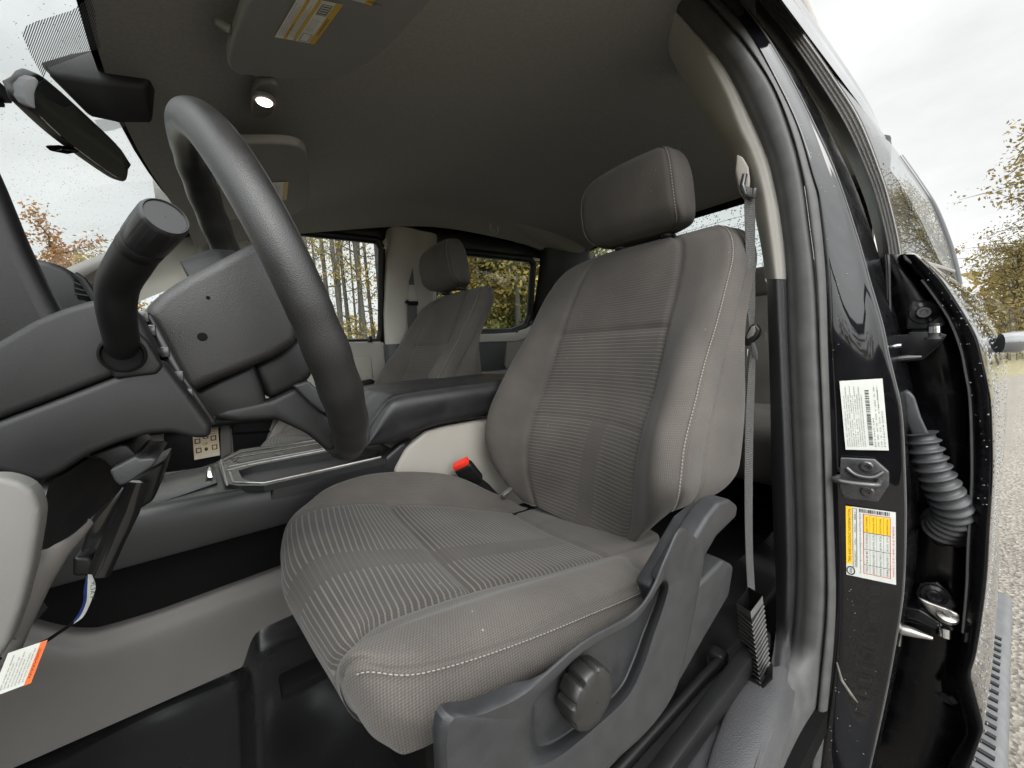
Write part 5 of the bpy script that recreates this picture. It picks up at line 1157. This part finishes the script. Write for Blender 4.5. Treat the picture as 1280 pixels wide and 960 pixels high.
# recess and pull
wallp('panel_recess', [(436, 446), (462, 444), (465, 450), (466, 474), (420, 478), (420, 452)], mat('door_recess_trim', (.31, .29, .25), .6, bump=(1300, .3, .0005, 'noise')), pan, YW - .004, .012, .004)
wallp('pull_cup', [(424, 482), (466, 474), (472, 480), (471, 488), (440, 496), (420, 496)], M['soft'], pan, YW - .03, .03, .006)
wallp('lock_knob', [(461, 420), (465, 420), (466, 428), (460, 428)], M['soft'], pan, YW - .01, .008, .002)
g = G(); g.box((.0, YW - .05, -.20), (.62, .10, .05), bevel=.014, seg=3); obj('armrest', g, M['soft'], pan)
wallp('map_pocket', [(288, 512), (346, 512), (331, 555), (322, 563), (292, 566)], M['soft'], pan, YW - .006, .012, .003)
wallp('pocket_divider', [(290, 541), (338, 538), (337, 541), (290, 544)], M['black'], pan, YW - .008, .004, .001)
wallp('pocket_strut', [(350, 520), (364, 520), (341, 560), (322, 566), (321, 562), (331, 556)], M['light'], pan, YW - .02, .02, .004)
wallp('panel_post', [(274, 520), (288, 518), (290, 566), (276, 574)], M['warm'], pan, YW - .02, .02, .004)
wallp('lower_panel', [(205, 540), (274, 530), (276, 575), (250, 585), (205, 590)], M['soft'], pan, YW - .012, .01, .003)
card = thing('instruction_card', 'small beige card with dark pictograms, low on the passenger side beyond the column', 'card', tuple(UY(258, 556, YW - .02)))
g = G(); q = [UY(243, 575, YW - .022), UY(275, 569, YW - .022), UY(273, 530, YW - .022), UY(240, 536, YW - .022)]
ea_, eb_ = unit(q[1] - q[0]), unit(q[3] - q[0]); s = Sheet(g, q[0], ea_, eb_, (0, -1, 0)); w, h = np.linalg.norm(q[1] - q[0]), np.linalg.norm(q[3] - q[0])
s.rect(0, 0, w, h, 0, 1); s.rect(w * .03, h * .02, w * .97, h * .1, 2, 2)
for a, b in ((.08, .2), (.70, .22), (.06, .5), (.68, .52), (.38, .62)): s.frame(w * a, h * b, w * (a + .22), h * (b + .16), .003, 1, 3)
cir = [(w * (.48 + .07 * math.cos(t)), h * (.28 + .06 * math.sin(t))) for t in np.linspace(0, 2 * np.pi, 20, endpoint=False)]; g.add([s.p(*c_, 3) for c_ in cir], [list(range(20))], 1)
s.text('UP', w * .36, h * .42, h * .11, 1, 3, width=w * .2)
for k in range(3): s.rect(w * .1, h * (.74 + .07 * k), w * .86, h * (.752 + .07 * k), 1, 3)
obj('card_sheet', g, [M['beige'], M['ink'], M['white']], card, smooth=False)
# window: pane with the dark frame round it
def side_window(par, x0, x1, z0, z1, name='window_frame', slope=.10, tint='tint', frame=.030, cut=None):
    yb_, yt = YW + .03, YW + .03 - slope
    yy = lambda z: yb_ + (yt - yb_) * (z - z0) / (z1 - z0)
    O = [(x0, z0), (x1, z0), (x1, z1), (x0, z1)]
    if cut: O = cut
    g = G(); g.add([(x, yy(z) + .012, z) for x, z in O], [list(range(len(O)))]); obj('window_pane', g, M[tint], par, smooth=False)
    g = G()
    for i in range(len(O)):
        (xa, za), (xb, zb) = O[i], O[(i + 1) % len(O)]
        g.tube([(xa, yy(za), za), (xb, yy(zb), zb)], frame, 10, squash=(1, 1))
    obj(name, g, M['soft'], par, sharp=60)
side_window(fd, -.34, .592, .052, .475, frame=.016, cut=[(-.45, .05), (.582, .05), (.592, .10), (.592, .44), (.575, .468), (.25, .462), (.0, .45), (-.22, .30)], tint='wetglass')
rd = thing('far_rear_door', 'rear passenger side door across the cab, with a dark panel and pale window ledge', 'car door', (1.1, 1.72, -.6))
g = G(); g.prism([(.72, YW, -.62), (1.52, YW, -.62), (1.56, YW, .20), (1.50, YW, .16), (1.42, YW, .105), (1.34, YW, .082), (.72, YW, .078)], (0, .06, 0), .006, 3); rp = obj('door_panel', g, M['soft'], rd, sharp=45)
g = G(); P = [(x, YW - .012, z) for x, z in [(.72, .070), (1.20, .074), (1.33, .080), (1.42, .102), (1.52, .150), (1.56, .120), (1.44, .052), (1.34, .030), (1.2, .030), (.72, .028)]]; g.prism(P, (0, .03, 0), .006, 3); obj('window_ledge', g, M['light'], rp, sharp=45)
g = G(); P = [(x, YW - .008, z) for x, z in [(1.27, .030), (1.36, .032), (1.6, .10), (1.6, -.22), (1.30, -.20), (1.25, -.10)]]; g.prism(P, (0, .02, 0), .01, 3); obj('panel_insert', g, mat('grey_door_cloth', (.16, .15, .135), .9), rp)
g = G(); g.box((1.1, YW - .03, -.14), (.7, .06, .04), bevel=.012, seg=3); obj('armrest', g, M['warm'], rp)
g = G(); c = UY(646, 414, YW - .014); g.box(c, (.014, .01, .014), bevel=.003); obj('lock_knob', g, M['soft'], rp)
side_window(rd, .80, 1.44, .085, .50, frame=.020, cut=[(.80, .085), (1.33, .085), (1.43, .115), (1.455, .18), (1.44, .45), (1.41, .475), (.86, .465), (.82, .44)])
# pillars
g = G(); g.patch([[(.592 + dx0, 1.70, z), (.60 + dx0, 1.655 - t, z), (.66 + dx0, 1.635 - t, z), (.72 + dx0, 1.65 - t, z), (.80 + dx0, 1.665 - t, z), (.86 + dx0, 1.72, z)] for z, t, dx0 in ((.52, .05, .03), (.40, .03, .015), (.20, .01, .005), (.035, 0, 0))], 6, 5, flip=True); obj('pillar_trim', g, M['light'], cab, sharp=60)
g = G(); g.patch([[(.586, 1.70, z), (.596, 1.650, z), (.66, 1.63, z), (.72, 1.645, z), (.78, 1.70, z)] for z in (.034, -.2, -.6)], 4, 4, flip=True); obj('pillar_trim', g, M['pillar'], cab, sharp=60)
g = G(); g.box((.68, 1.73, -.02), (.17, .05, 1.2)); obj('pillar_core', g, M['soft'], cab)
g = G(); g.patch([[(1.455 + .02, 1.745 - t, z), (1.50, 1.70 - t, z), (1.60, 1.66 - t, z), (1.74, 1.58 - t * .6, z)] for z, t in ((.56, .12), (.40, .09), (.20, .03), (.08, 0), (-.6, 0))], 5, 5, flip=True); obj('rear_pillar_trim', g, M['soft'], cab, sharp=60)
g = G(); g.patch([[(1.80, .28, z), (1.70, .28, z), (1.66, .20 + t, z), (1.72, .13 + t, z), (1.82, .13 + t, z)] for z, t in ((.60, .19), (.40, .10), (.20, .03), (.08, -.01), (-.6, -.02))], 5, 4, flip=False); obj('rear_pillar_trim', g, M['soft'], cab, sharp=60)
g = G(); g.box((.35, 1.70, .51), (.80, .06, .05), bevel=.01); obj('door_header', g, M['soft'], cab)
g = G(); g.box((1.15, 1.70, .525), (.8, .06, .07), bevel=.01); obj('door_header', g, M['soft'], cab)
g = G(); g.box((.5, 1.79, -.35), (2.7, .03, .76)); obj('body_side', g, M['paint'], cab)
# far belt
pb = thing('passenger_seat_belt', 'dark seat belt and pale guide on the far door pillar, beside a head restraint', 'seat belt', tuple(UY(517, 380, 1.61)))
g = G(); g.prism([UY(px, py, 1.622) for px, py in [(511, 355), (516, 352), (521, 364), (523, 374), (520, 378), (512, 378), (510, 366)]], (0, .012, 0), .005, 3); obj('belt_guide', g, M['light'], pb)
g = G(); g.tube([UY(507, 376, 1.612), UY(511, 379, 1.61), UY(522, 379, 1.61)], .009, 8); obj('guide_bar', g, M['soft'], pb)
Lb = [UY(509, 380, 1.614), UY(510, 420, 1.61), UY(511, 480, 1.60)]; Rb_ = [UY(521, 380, 1.614), UY(522, 420, 1.61), UY(523, 480, 1.60)]
g = G(); g.grid(np.stack([resample(Lb, 12), resample(Rb_, 12)])); obj('lower_webbing', g, M['web'], pb)
g = G(); g.grid(np.stack([resample([UY(511, 335, 1.618), UY(511, 356, 1.618)], 6, False), resample([UY(516, 335, 1.618), UY(518, 356, 1.618)], 6, False)])); obj('upper_webbing', g, M['web'], pb)
# far front pillar trim under the windscreen's edge
g = G(); C = [[UY(px, py, y) for (px, py), y in zip(r_, (1.62, 1.66, 1.69, 1.70))] for r_ in ([(88, 356), (92, 366), (96, 380), (96, 400)], [(131, 331), (136, 345), (140, 368), (140, 390)], [(170, 310), (176, 326), (182, 350), (186, 372)], [(216, 288), (222, 306), (232, 330), (236, 350)], [(262, 258), (270, 280), (280, 300), (286, 316)], [(310, 262), (318, 285), (326, 310), (330, 330)])]
g.patch(C, 6, 6, flip=True); obj('pillar_trim', g, M['light'], cab, sharp=60)
# the driver door, swung open forward of the seat: its lined inside faces the pillar
dh = A([-.50, .06, 0]); da = R(22); dd = A([-math.sin(da), -math.cos(da), 0]); dn = A([math.cos(da), -math.sin(da), 0])
def dp(s, z, o=0): return dh + dd * s + dn * o + A([0, 0, z])
g = G(); g.prism([dp(0, -.62), dp(1.12, -.62), dp(1.18, -.3), dp(1.16, .05), dp(0, .06)], dn * .10, .02, 3); dd_ = obj('driver_door', g, M['soft'], cab, sharp=45)
g = G(); g.prism([dp(0, -.64, -.03), dp(1.14, -.64, -.03), dp(1.20, -.3, -.03), dp(1.18, .06, -.03), dp(0, .07, -.03)], dn * .03, .008, 3); obj('door_skin', g, M['paint'], dd_, sharp=45)
g = G(); g.tube([dp(.1, .06, .04), dp(.45, .40, .08), dp(.65, .47, .09), dp(1.08, .46, .09), dp(1.16, .25, .06), dp(1.16, .05, .04)], .03, 10); obj('window_frame', g, M['soft'], dd_)
g = G(); g.box(dp(.6, -.18, .13), (.06, .06, .06), bevel=.01); g.prism([dp(.2, -.2, .1), dp(.95, -.2, .1), dp(.95, -.14, .1), dp(.2, -.14, .1)], dn * .07, .015, 3); obj('armrest', g, M['soft'], dd_)
# ================================================================== outside
GZ = -1.30
def noise_ground(name, c1, c2, scale, fine):
    m = bpy.data.materials.new(name); m.use_nodes = True; nt = m.node_tree; b = nt.nodes['Principled BSDF']; N = nt.nodes.new; L = nt.links.new
    tc = N('ShaderNodeTexCoord'); v = N('ShaderNodeTexVoronoi'); v.inputs['Scale'].default_value = fine; L(tc.outputs['Object'], v.inputs['Vector'])
    n = N('ShaderNodeTexNoise'); n.inputs['Scale'].default_value = scale; n.inputs['Detail'].default_value = 6; L(tc.outputs['Object'], n.inputs['Vector'])
    r = N('ShaderNodeMix'); r.data_type = 'RGBA'; r.inputs[6].default_value = (*c1, 1); r.inputs[7].default_value = (*c2, 1); L(n.outputs['Fac'], r.inputs[0])
    sc_ = N('ShaderNodeSeparateColor'); L(v.outputs['Color'], sc_.inputs[0]); mr = N('ShaderNodeMapRange'); mr.inputs[3].default_value = .65; mr.inputs[4].default_value = 1.3; L(sc_.outputs[0], mr.inputs[0])
    mx = N('ShaderNodeMix'); mx.data_type = 'RGBA'; mx.blend_type = 'MULTIPLY'; mx.inputs[0].default_value = 1; L(r.outputs[2], mx.inputs[6]); L(mr.outputs[0], mx.inputs[7]); L(mx.outputs[2], b.inputs['Base Color'])
    b.inputs['Roughness'].default_value = .85
    bp = N('ShaderNodeBump'); bp.inputs['Distance'].default_value = .01; L(v.outputs['Distance'], bp.inputs['Height']); L(bp.outputs[0], b.inputs['Normal'])
    return m
gravel = noise_ground('gravel', (.215, .195, .168), (.16, .145, .122), .8, 60)
grass = noise_ground('dry_grass', (.17, .16, .09), (.22, .19, .10), .5, 14)
g = G(); n_ = 40
g.grid([[(x, y, GZ) for y in np.linspace(-700, 700, n_)] for x in np.linspace(-700, 700, n_)], flip=True)
struct(obj('field', g, grass, loc=(0, 0, GZ), smooth=False))
g = G(); rs = np.random.RandomState(2); edge = [(14 * math.cos(t) * (1 + .12 * math.sin(5 * t)) + 1.5, 8.5 * math.sin(t) * (1 + .1 * math.cos(4 * t)) - 1.5, GZ + .004) for t in np.linspace(0, 2 * np.pi, 64, endpoint=False)]
g.add(edge, [list(range(64))]); struct(obj('gravel_drive', g, gravel, loc=(0, 0, GZ), smooth=False))
# ---------------- running board and the bed side behind the cab
rb = thing('running_board', 'grey aluminium running board with a ribbed black tread, along the truck sill', 'running board', (1.2, -.05, -.92))
g = G(); g.prism([(-.75, -.026, -.885), (-.75, .08, -.875), (-.75, .08, -.93), (-.75, -.01, -.95), (-.75, -.034, -.92)], (2.75, 0, 0), .012, 3); bd = obj('board', g, mat('worn_aluminium', (.115, .118, .12), .6, metal=.0, spec=.2, vary=(40, .15, 4)), rb, sharp=40)
g = G()
for k in range(30): g.tube([(.72 + .033 * k, -.014, -.883), (.726 + .033 * k, .05, -.877)], .006, 6)
obj('tread', g, M['soft'], bd)
bedr = thing('truck_bed', 'black truck bed side behind the cab, wet and glossy', 'truck bed', (2.9, .1, -1.0))
g = G(); g.patch([[(x, .075 + d, .085), (x, .02 + d, .06), (x, .004 + d, -.1), (x, -.004 + d, -.35), (x, .002 + d, -.55), (x, .02 + d, -.72)] for x, d in ((1.86, .012), (2.2, .010), (2.8, -.005), (3.4, .0), (3.9, .03))], 5, 5, flip=True); bs = obj('bed_side', g, M['paint'], bedr, sharp=60)
g = G(); g.box((2.9, .95, -.35), (1.9, 1.70, .80), bevel=.03); obj('bed_box', g, M['paint'], bedr)
for nm, x in (('wheel', 2.75),):
    g = G(); g.tube([(x, .03, -.92), (x, .28, -.92)], .38, 36); wl_ = obj('wheel', g, M['boot'], bedr, sharp=30)
# ---------------- trees
def leafmat(name, cols, rough=.7):
    m = bpy.data.materials.new(name); m.use_nodes = True; nt = m.node_tree; b = nt.nodes['Principled BSDF']; N = nt.nodes.new; L = nt.links.new
    geo = N('ShaderNodeNewGeometry'); cr_ = N('ShaderNodeValToRGB')
    while len(cr_.color_ramp.elements) < len(cols): cr_.color_ramp.elements.new(.5)
    for i, c in enumerate(cols): cr_.color_ramp.elements[i].position = i / (len(cols) - 1); cr_.color_ramp.elements[i].color = (*c, 1)
    L(geo.outputs['Random Per Island'], cr_.inputs[0]); L(cr_.outputs[0], b.inputs['Base Color']); b.inputs['Roughness'].default_value = rough
    b.inputs['Subsurface Weight'].default_value = 0
    tr = N('ShaderNodeBsdfTranslucent'); L(cr_.outputs[0], tr.inputs[0]); ms = N('ShaderNodeMixShader'); ms.inputs[0].default_value = .4; L(b.outputs[0], ms.inputs[1]); L(tr.outputs[0], ms.inputs[2]); L(ms.outputs[0], nt.nodes['Material Output'].inputs[0])
    return m
LM = {'gold': leafmat('golden_leaves', [(.18, .14, .03), (.28, .22, .045), (.36, .26, .06), (.16, .16, .04), (.24, .14, .045)]),
      'olive': leafmat('olive_leaves', [(.09, .11, .03), (.16, .165, .045), (.24, .21, .05), (.11, .10, .03)]),
      'rust': leafmat('rust_leaves', [(.30, .12, .03), (.36, .17, .05), (.28, .16, .05), (.22, .10, .03)]),
      'tan': leafmat('tan_leaves', [(.24, .175, .06), (.20, .14, .045), (.28, .22, .08), (.16, .14, .04), (.22, .19, .06)])}
bark = mat('bark', (.050, .045, .038), .9, vary=(9, .3, 5), bump=(30, .6, .02, 'noise'))
def tree(name, label, cat, H, r0, crown, nleaf, leaf, lm, group, bare=.35, nb=26, seed=0, lean=0.):
    rs = np.random.RandomState(seed); t = thing(name, label, cat, (0, 0, 0), group)
    g = G(); top = A([lean * H, rs.uniform(-.03, .03) * H, H]); path = cr(A([(0, 0, 0), (lean * H * .3 + rs.uniform(-.1, .1), rs.uniform(-.1, .1), H * .35), (lean * H * .7 + rs.uniform(-.15, .15), rs.uniform(-.15, .15), H * .7), top]), 6)
    g.tube(path, np.linspace(r0, r0 * .15, len(path)), 9)
    tips = []
    for k in range(nb):
        f = bare + (1 - bare) * ((k + rs.rand()) / nb); b0 = path[int(f * (len(path) - 1))]; a = rs.uniform(0, 2 * np.pi); Lb = crown * (1.05 - .75 * abs(f - bare - .25)) * rs.uniform(.55, 1.1)
        p = [b0]; d = A([math.cos(a), math.sin(a), rs.uniform(.1, .75)])
        for s_ in range(3): d = unit(d + rs.normal(0, .22, 3)); p.append(p[-1] + d * Lb / 3); tips.append(p[-1])
        g.tube(p, [r0 * .28, r0 * .18, r0 * .10, r0 * .03], 5, caps=False)
        for s_ in range(3):
            q0 = p[1 + s_]; e = q0 + unit(d + rs.normal(0, .8, 3)) * Lb * .35; g.tube([q0, (q0 + e) / 2 + rs.normal(0, .03 * Lb, 3), e], [r0 * .10, r0 * .06, r0 * .015], 4, caps=False); tips.append(e)
    obj('trunk', g, bark, t)
    V, F = [], []
    tips = np.array(tips)
    for k in range(nleaf):
        c = tips[rs.randint(len(tips))] + rs.normal(0, 1, 3) * crown * .085; u = unit(rs.normal(0, 1, 3)); v = unit(np.cross(u, rs.normal(0, 1, 3))); s_ = leaf * rs.uniform(.6, 1.3); b = len(V)
        V += [c - u * s_, c + v * s_ * .5, c + u * s_, c - v * s_ * .5]; F.append([b, b + 1, b + 2, b + 3])
    g = G(); g.add(V, F); obj('crown', g, LM[lm], t, smooth=False)
    t['used'] = False
    return t
KIN = {
 'pine': tree('bare_tree', 'tall thin bare-trunked tree with sparse yellow leaves beyond the passenger window', 'tree', 15, .085, 1.6, 2200, .05, 'gold', 'thin trees beyond the passenger window', .12, 30, 1, .03),
 'pine2': tree('bare_tree', 'tall thin bare-trunked tree with sparse yellow leaves beyond the passenger window', 'tree', 17, .095, 1.3, 700, .05, 'olive', 'thin trees beyond the passenger window', .2, 26, 2, -.02),
 'gold': tree('autumn_tree', 'dense golden and olive autumn tree beyond the far rear window', 'tree', 9, .14, 2.6, 9000, .075, 'gold', 'autumn trees beyond the far rear window', .08, 34, 3),
 'gold2': tree('autumn_tree', 'dense golden and olive autumn tree beyond the far rear window', 'tree', 10, .15, 2.4, 9000, .075, 'olive', 'autumn trees beyond the far rear window', .06, 34, 4),
 'rust': tree('maple_tree', 'rust-orange maple seen through the wet windshield', 'tree', 6.5, .14, 2.0, 6500, .070, 'rust', None, .12, 26, 5),
 'goldw': tree('yellow_tree', 'low yellow-green tree seen through the wet windshield', 'tree', 4.6, .10, 1.9, 6500, .070, 'gold', 'low yellow trees beyond the windshield', .05, 24, 6),
 'tan': tree('oak_tree', 'tan-leaved oak with bare top twigs standing behind the truck', 'tree', 8.5, .17, 3.0, 6000, .075, 'tan', 'oaks behind the truck', .1, 46, 7),
}
def spot(px, d):
    hy_ = 450 - .045 * (px - 274); r_ = MC @ A([(px - CX) / FPX, (hy_ - CY) / FPX, 1.0]); r_[2] = 0; r_ = unit(r_) * d; return (r_[0], r_[1], GZ)
used = set()
def plant(kind, px, d, rz, s_=1.0, label=None, group=None):
    src = KIN[kind]
    o = src if kind not in used else dup(src)
    used.add(kind); o.location = spot(px, d); o.rotation_euler = (0, 0, rz); o.scale = (s_,) * 3
    if label: o['label'] = label
    if group: o['group'] = group
rs = np.random.RandomState(9)
for k, (px, d) in enumerate([(386, 13), (402, 11), (418, 15), (432, 12), (441, 17), (452, 14), (461, 12.5), (470, 18), (395, 19), (409, 24), (428, 22), (448, 26), (372, 17)]):
    plant('pine' if k % 2 else 'pine2', px, d, rs.uniform(0, 6), rs.uniform(.85, 1.15))
for k, (px, d) in enumerate([(548, 17), (566, 14), (584, 18), (600, 13), (618, 16), (634, 19), (650, 14), (668, 17), (686, 15), (700, 20), (720, 16), (745, 19), (575, 25), (610, 26), (640, 25), (672, 26), (590, 22), (655, 21), (620, 23), (665, 26), (556, 27), (681, 20)]):
    plant('gold' if k % 2 else 'gold2', px, d, rs.uniform(0, 6), rs.uniform(.8, 1.1))
plant('rust', 84, 19, .4, .82); 
for px, d, s_ in [(122, 17, .95), (150, 20, 1.0), (56, 21, .9), (100, 24, 1.1), (30, 26, 1.0), (138, 26, 1.25)]: plant('goldw', px, d, rs.uniform(0, 6), s_)
for k, (px, d, s_) in enumerate([(1266, 24, .52), (1296, 26, .7), (1334, 24, 1.0), (1374, 28, 1.1), (1250, 46, .7), (1276, 50, .8)]): plant('tan', px, d, rs.uniform(0, 6), s_)
# a wooded edge far off: one mass
g = G(); V, F = [], []
rs = np.random.RandomState(31)
for k in range(9000):
    t = rs.uniform(0, 2 * np.pi); d = rs.uniform(46, 60); hgt = 4.2 + 1.6 * math.sin(7 * t) + 1.4 * math.sin(19 * t + 1); c = A([d * math.cos(t), d * math.sin(t), GZ + hgt * rs.rand() ** .8]); u = unit(rs.normal(0, 1, 3)); v = unit(np.cross(u, rs.normal(0, 1, 3))); s_ = rs.uniform(.3, .6); b = len(V)
    V += [c - u * s_, c + v * s_ * .6, c + u * s_, c - v * s_ * .6]; F.append([b, b + 1, b + 2, b + 3])
g.add(V, F); struct(obj('distant_woods', g, LM['tan'], loc=(0, 0, GZ), smooth=False), 'stuff')
# porch with white posts glimpsed through the far rear window
pc = spot(640, 11.5); porch = thing('porch', 'white porch posts and rail glimpsed through the far rear window', 'porch', pc)
wp_ = mat('white_paint', (.72, .72, .70), .6)
dirv = unit(A([pc[1], -pc[0], 0])) * -1
for k in range(4):
    p = A(pc) + dirv * (k - 1.5) * .42; g = G(); g.box(p + A([0, 0, .85]), (.07, .07, 1.7), bevel=.005); obj('post', g, wp_, porch)
g = G(); a_, b_ = A(pc) + dirv * -.8, A(pc) + dirv * .8; g.tube([a_ + A([0, 0, 1.70]), b_ + A([0, 0, 1.70])], .05, 4); obj('beam', g, wp_, porch)
g = G(); g.prism([a_ + A([0, 0, .1]) + dirv * -.3, b_ + A([0, 0, .1]), b_ + A([0, 0, 1.62]), a_ + A([0, 0, 1.62]) + dirv * -.3], unit(A([pc[0], pc[1], 0])) * 1.2); obj('wall', g, mat('brick_red_wall', (.17, .06, .045), .85, vary=(6, .2, 4)), porch)
# ================================================================== camera, light
cd = bpy.data.cameras.new('camera'); cam = bpy.data.objects.new('camera', cd); COL.objects.link(cam)
rt, up, fw = MC @ A([1., 0, 0]), MC @ A([0, -1., 0]), MC @ A([0, 0, 1.])
m4 = Matrix.Identity(4)
for i in range(3): m4[i][0], m4[i][1], m4[i][2] = rt[i], up[i], -fw[i]
cam.matrix_world = m4
cd.sensor_width = 36; cd.lens = 36 * FPX / 1280; cd.clip_start = .01; cd.clip_end = 2000
SC.camera = cam
w = bpy.data.worlds.new('World'); SC.world = w; w.use_nodes = True; nt = w.node_tree
bg = nt.nodes['Background']; N = nt.nodes.new; L = nt.links.new
sk = N('ShaderNodeTexSky'); sk.sky_type = 'NISHITA'; sk.sun_disc = False
SUN_EL, SUN_AZ = R(48), R(200)
sk.sun_elevation = SUN_EL; sk.sun_rotation = SUN_AZ; sk.dust_density = 4; sk.air_density = 1.0
hs = N('ShaderNodeHueSaturation'); hs.inputs['Saturation'].default_value = .12; L(sk.outputs[0], hs.inputs['Color'])
# a closed cloud deck: broad pale folds, brightest on the side of the hidden sun
tc = N('ShaderNodeTexCoord'); mp = N('ShaderNodeMapping'); mp.inputs['Scale'].default_value = (1.2, 1.2, 3.2); L(tc.outputs['Generated'], mp.inputs[0])
no = N('ShaderNodeTexNoise'); no.inputs['Scale'].default_value = 1.6; no.inputs['Detail'].default_value = 6; no.inputs['Roughness'].default_value = .55; L(mp.outputs[0], no.inputs['Vector'])
mr = N('ShaderNodeMapRange'); mr.inputs[1].default_value = .3; mr.inputs[2].default_value = .72; mr.inputs[3].default_value = CLOUD_LO; mr.inputs[4].default_value = CLOUD_HI; L(no.outputs['Fac'], mr.inputs[0])
vd = N('ShaderNodeVectorMath'); vd.operation = 'DOT_PRODUCT'; nm = N('ShaderNodeVectorMath'); nm.operation = 'NORMALIZE'; L(tc.outputs['Generated'], nm.inputs[0]); L(nm.outputs[0], vd.inputs[0])
vd.inputs[1].default_value = (math.sin(SUN_AZ) * math.cos(SUN_EL), math.cos(SUN_AZ) * math.cos(SUN_EL), math.sin(SUN_EL))
ga = N('ShaderNodeMapRange'); ga.inputs[1].default_value = .12; ga.inputs[2].default_value = .95; ga.inputs[3].default_value = 1.0; ga.inputs[4].default_value = SUNSIDE; ga.interpolation_type = 'SMOOTHSTEP'; L(vd.outputs['Value'], ga.inputs[0])
mu = N('ShaderNodeMath'); mu.operation = 'MULTIPLY'; L(mr.outputs[0], mu.inputs[0]); L(ga.outputs[0], mu.inputs[1])
mx = N('ShaderNodeMix'); mx.data_type = 'RGBA'; mx.inputs[0].default_value = .9; L(hs.outputs[0], mx.inputs[6])
cm = N('ShaderNodeMix'); cm.data_type = 'RGBA'; cm.blend_type = 'MULTIPLY'; cm.inputs[0].default_value = 1; cm.inputs[6].default_value = (.985, 1.0, 1.0, 1); L(mu.outputs[0], cm.inputs[7])
L(cm.outputs[2], mx.inputs[7]); L(mx.outputs[2], bg.inputs[0]); bg.inputs[1].default_value = SKY_STR
sd_ = bpy.data.lights.new('sun', 'SUN'); so = bpy.data.objects.new('sun', sd_); COL.objects.link(so)
sd_.energy = .8; sd_.angle = R(25); sd_.color = (1, .97, .93)
dv_ = Vector((math.sin(SUN_AZ) * math.cos(SUN_EL), math.cos(SUN_AZ) * math.cos(SUN_EL), math.sin(SUN_EL)))
so.rotation_euler = dv_.to_track_quat('Z', 'Y').to_euler(); so.location = (0, -3, 6)
SC.view_settings.view_transform = 'Standard'; SC.view_settings.look = 'None'; SC.view_settings.exposure = EXPO; SC.view_settings.gamma = 1
SC.render.engine = 'CYCLES'
c = SC.cycles; c.use_denoising = True; c.max_bounces = 10; c.diffuse_bounces = 6; c.glossy_bounces = 4; c.transparent_max_bounces = 16; c.transmission_bounces = 6; c.caustics_reflective = False; c.caustics_refractive = False; c.sample_clamp_indirect = 6
w.cycles.sampling_method = 'AUTOMATIC'
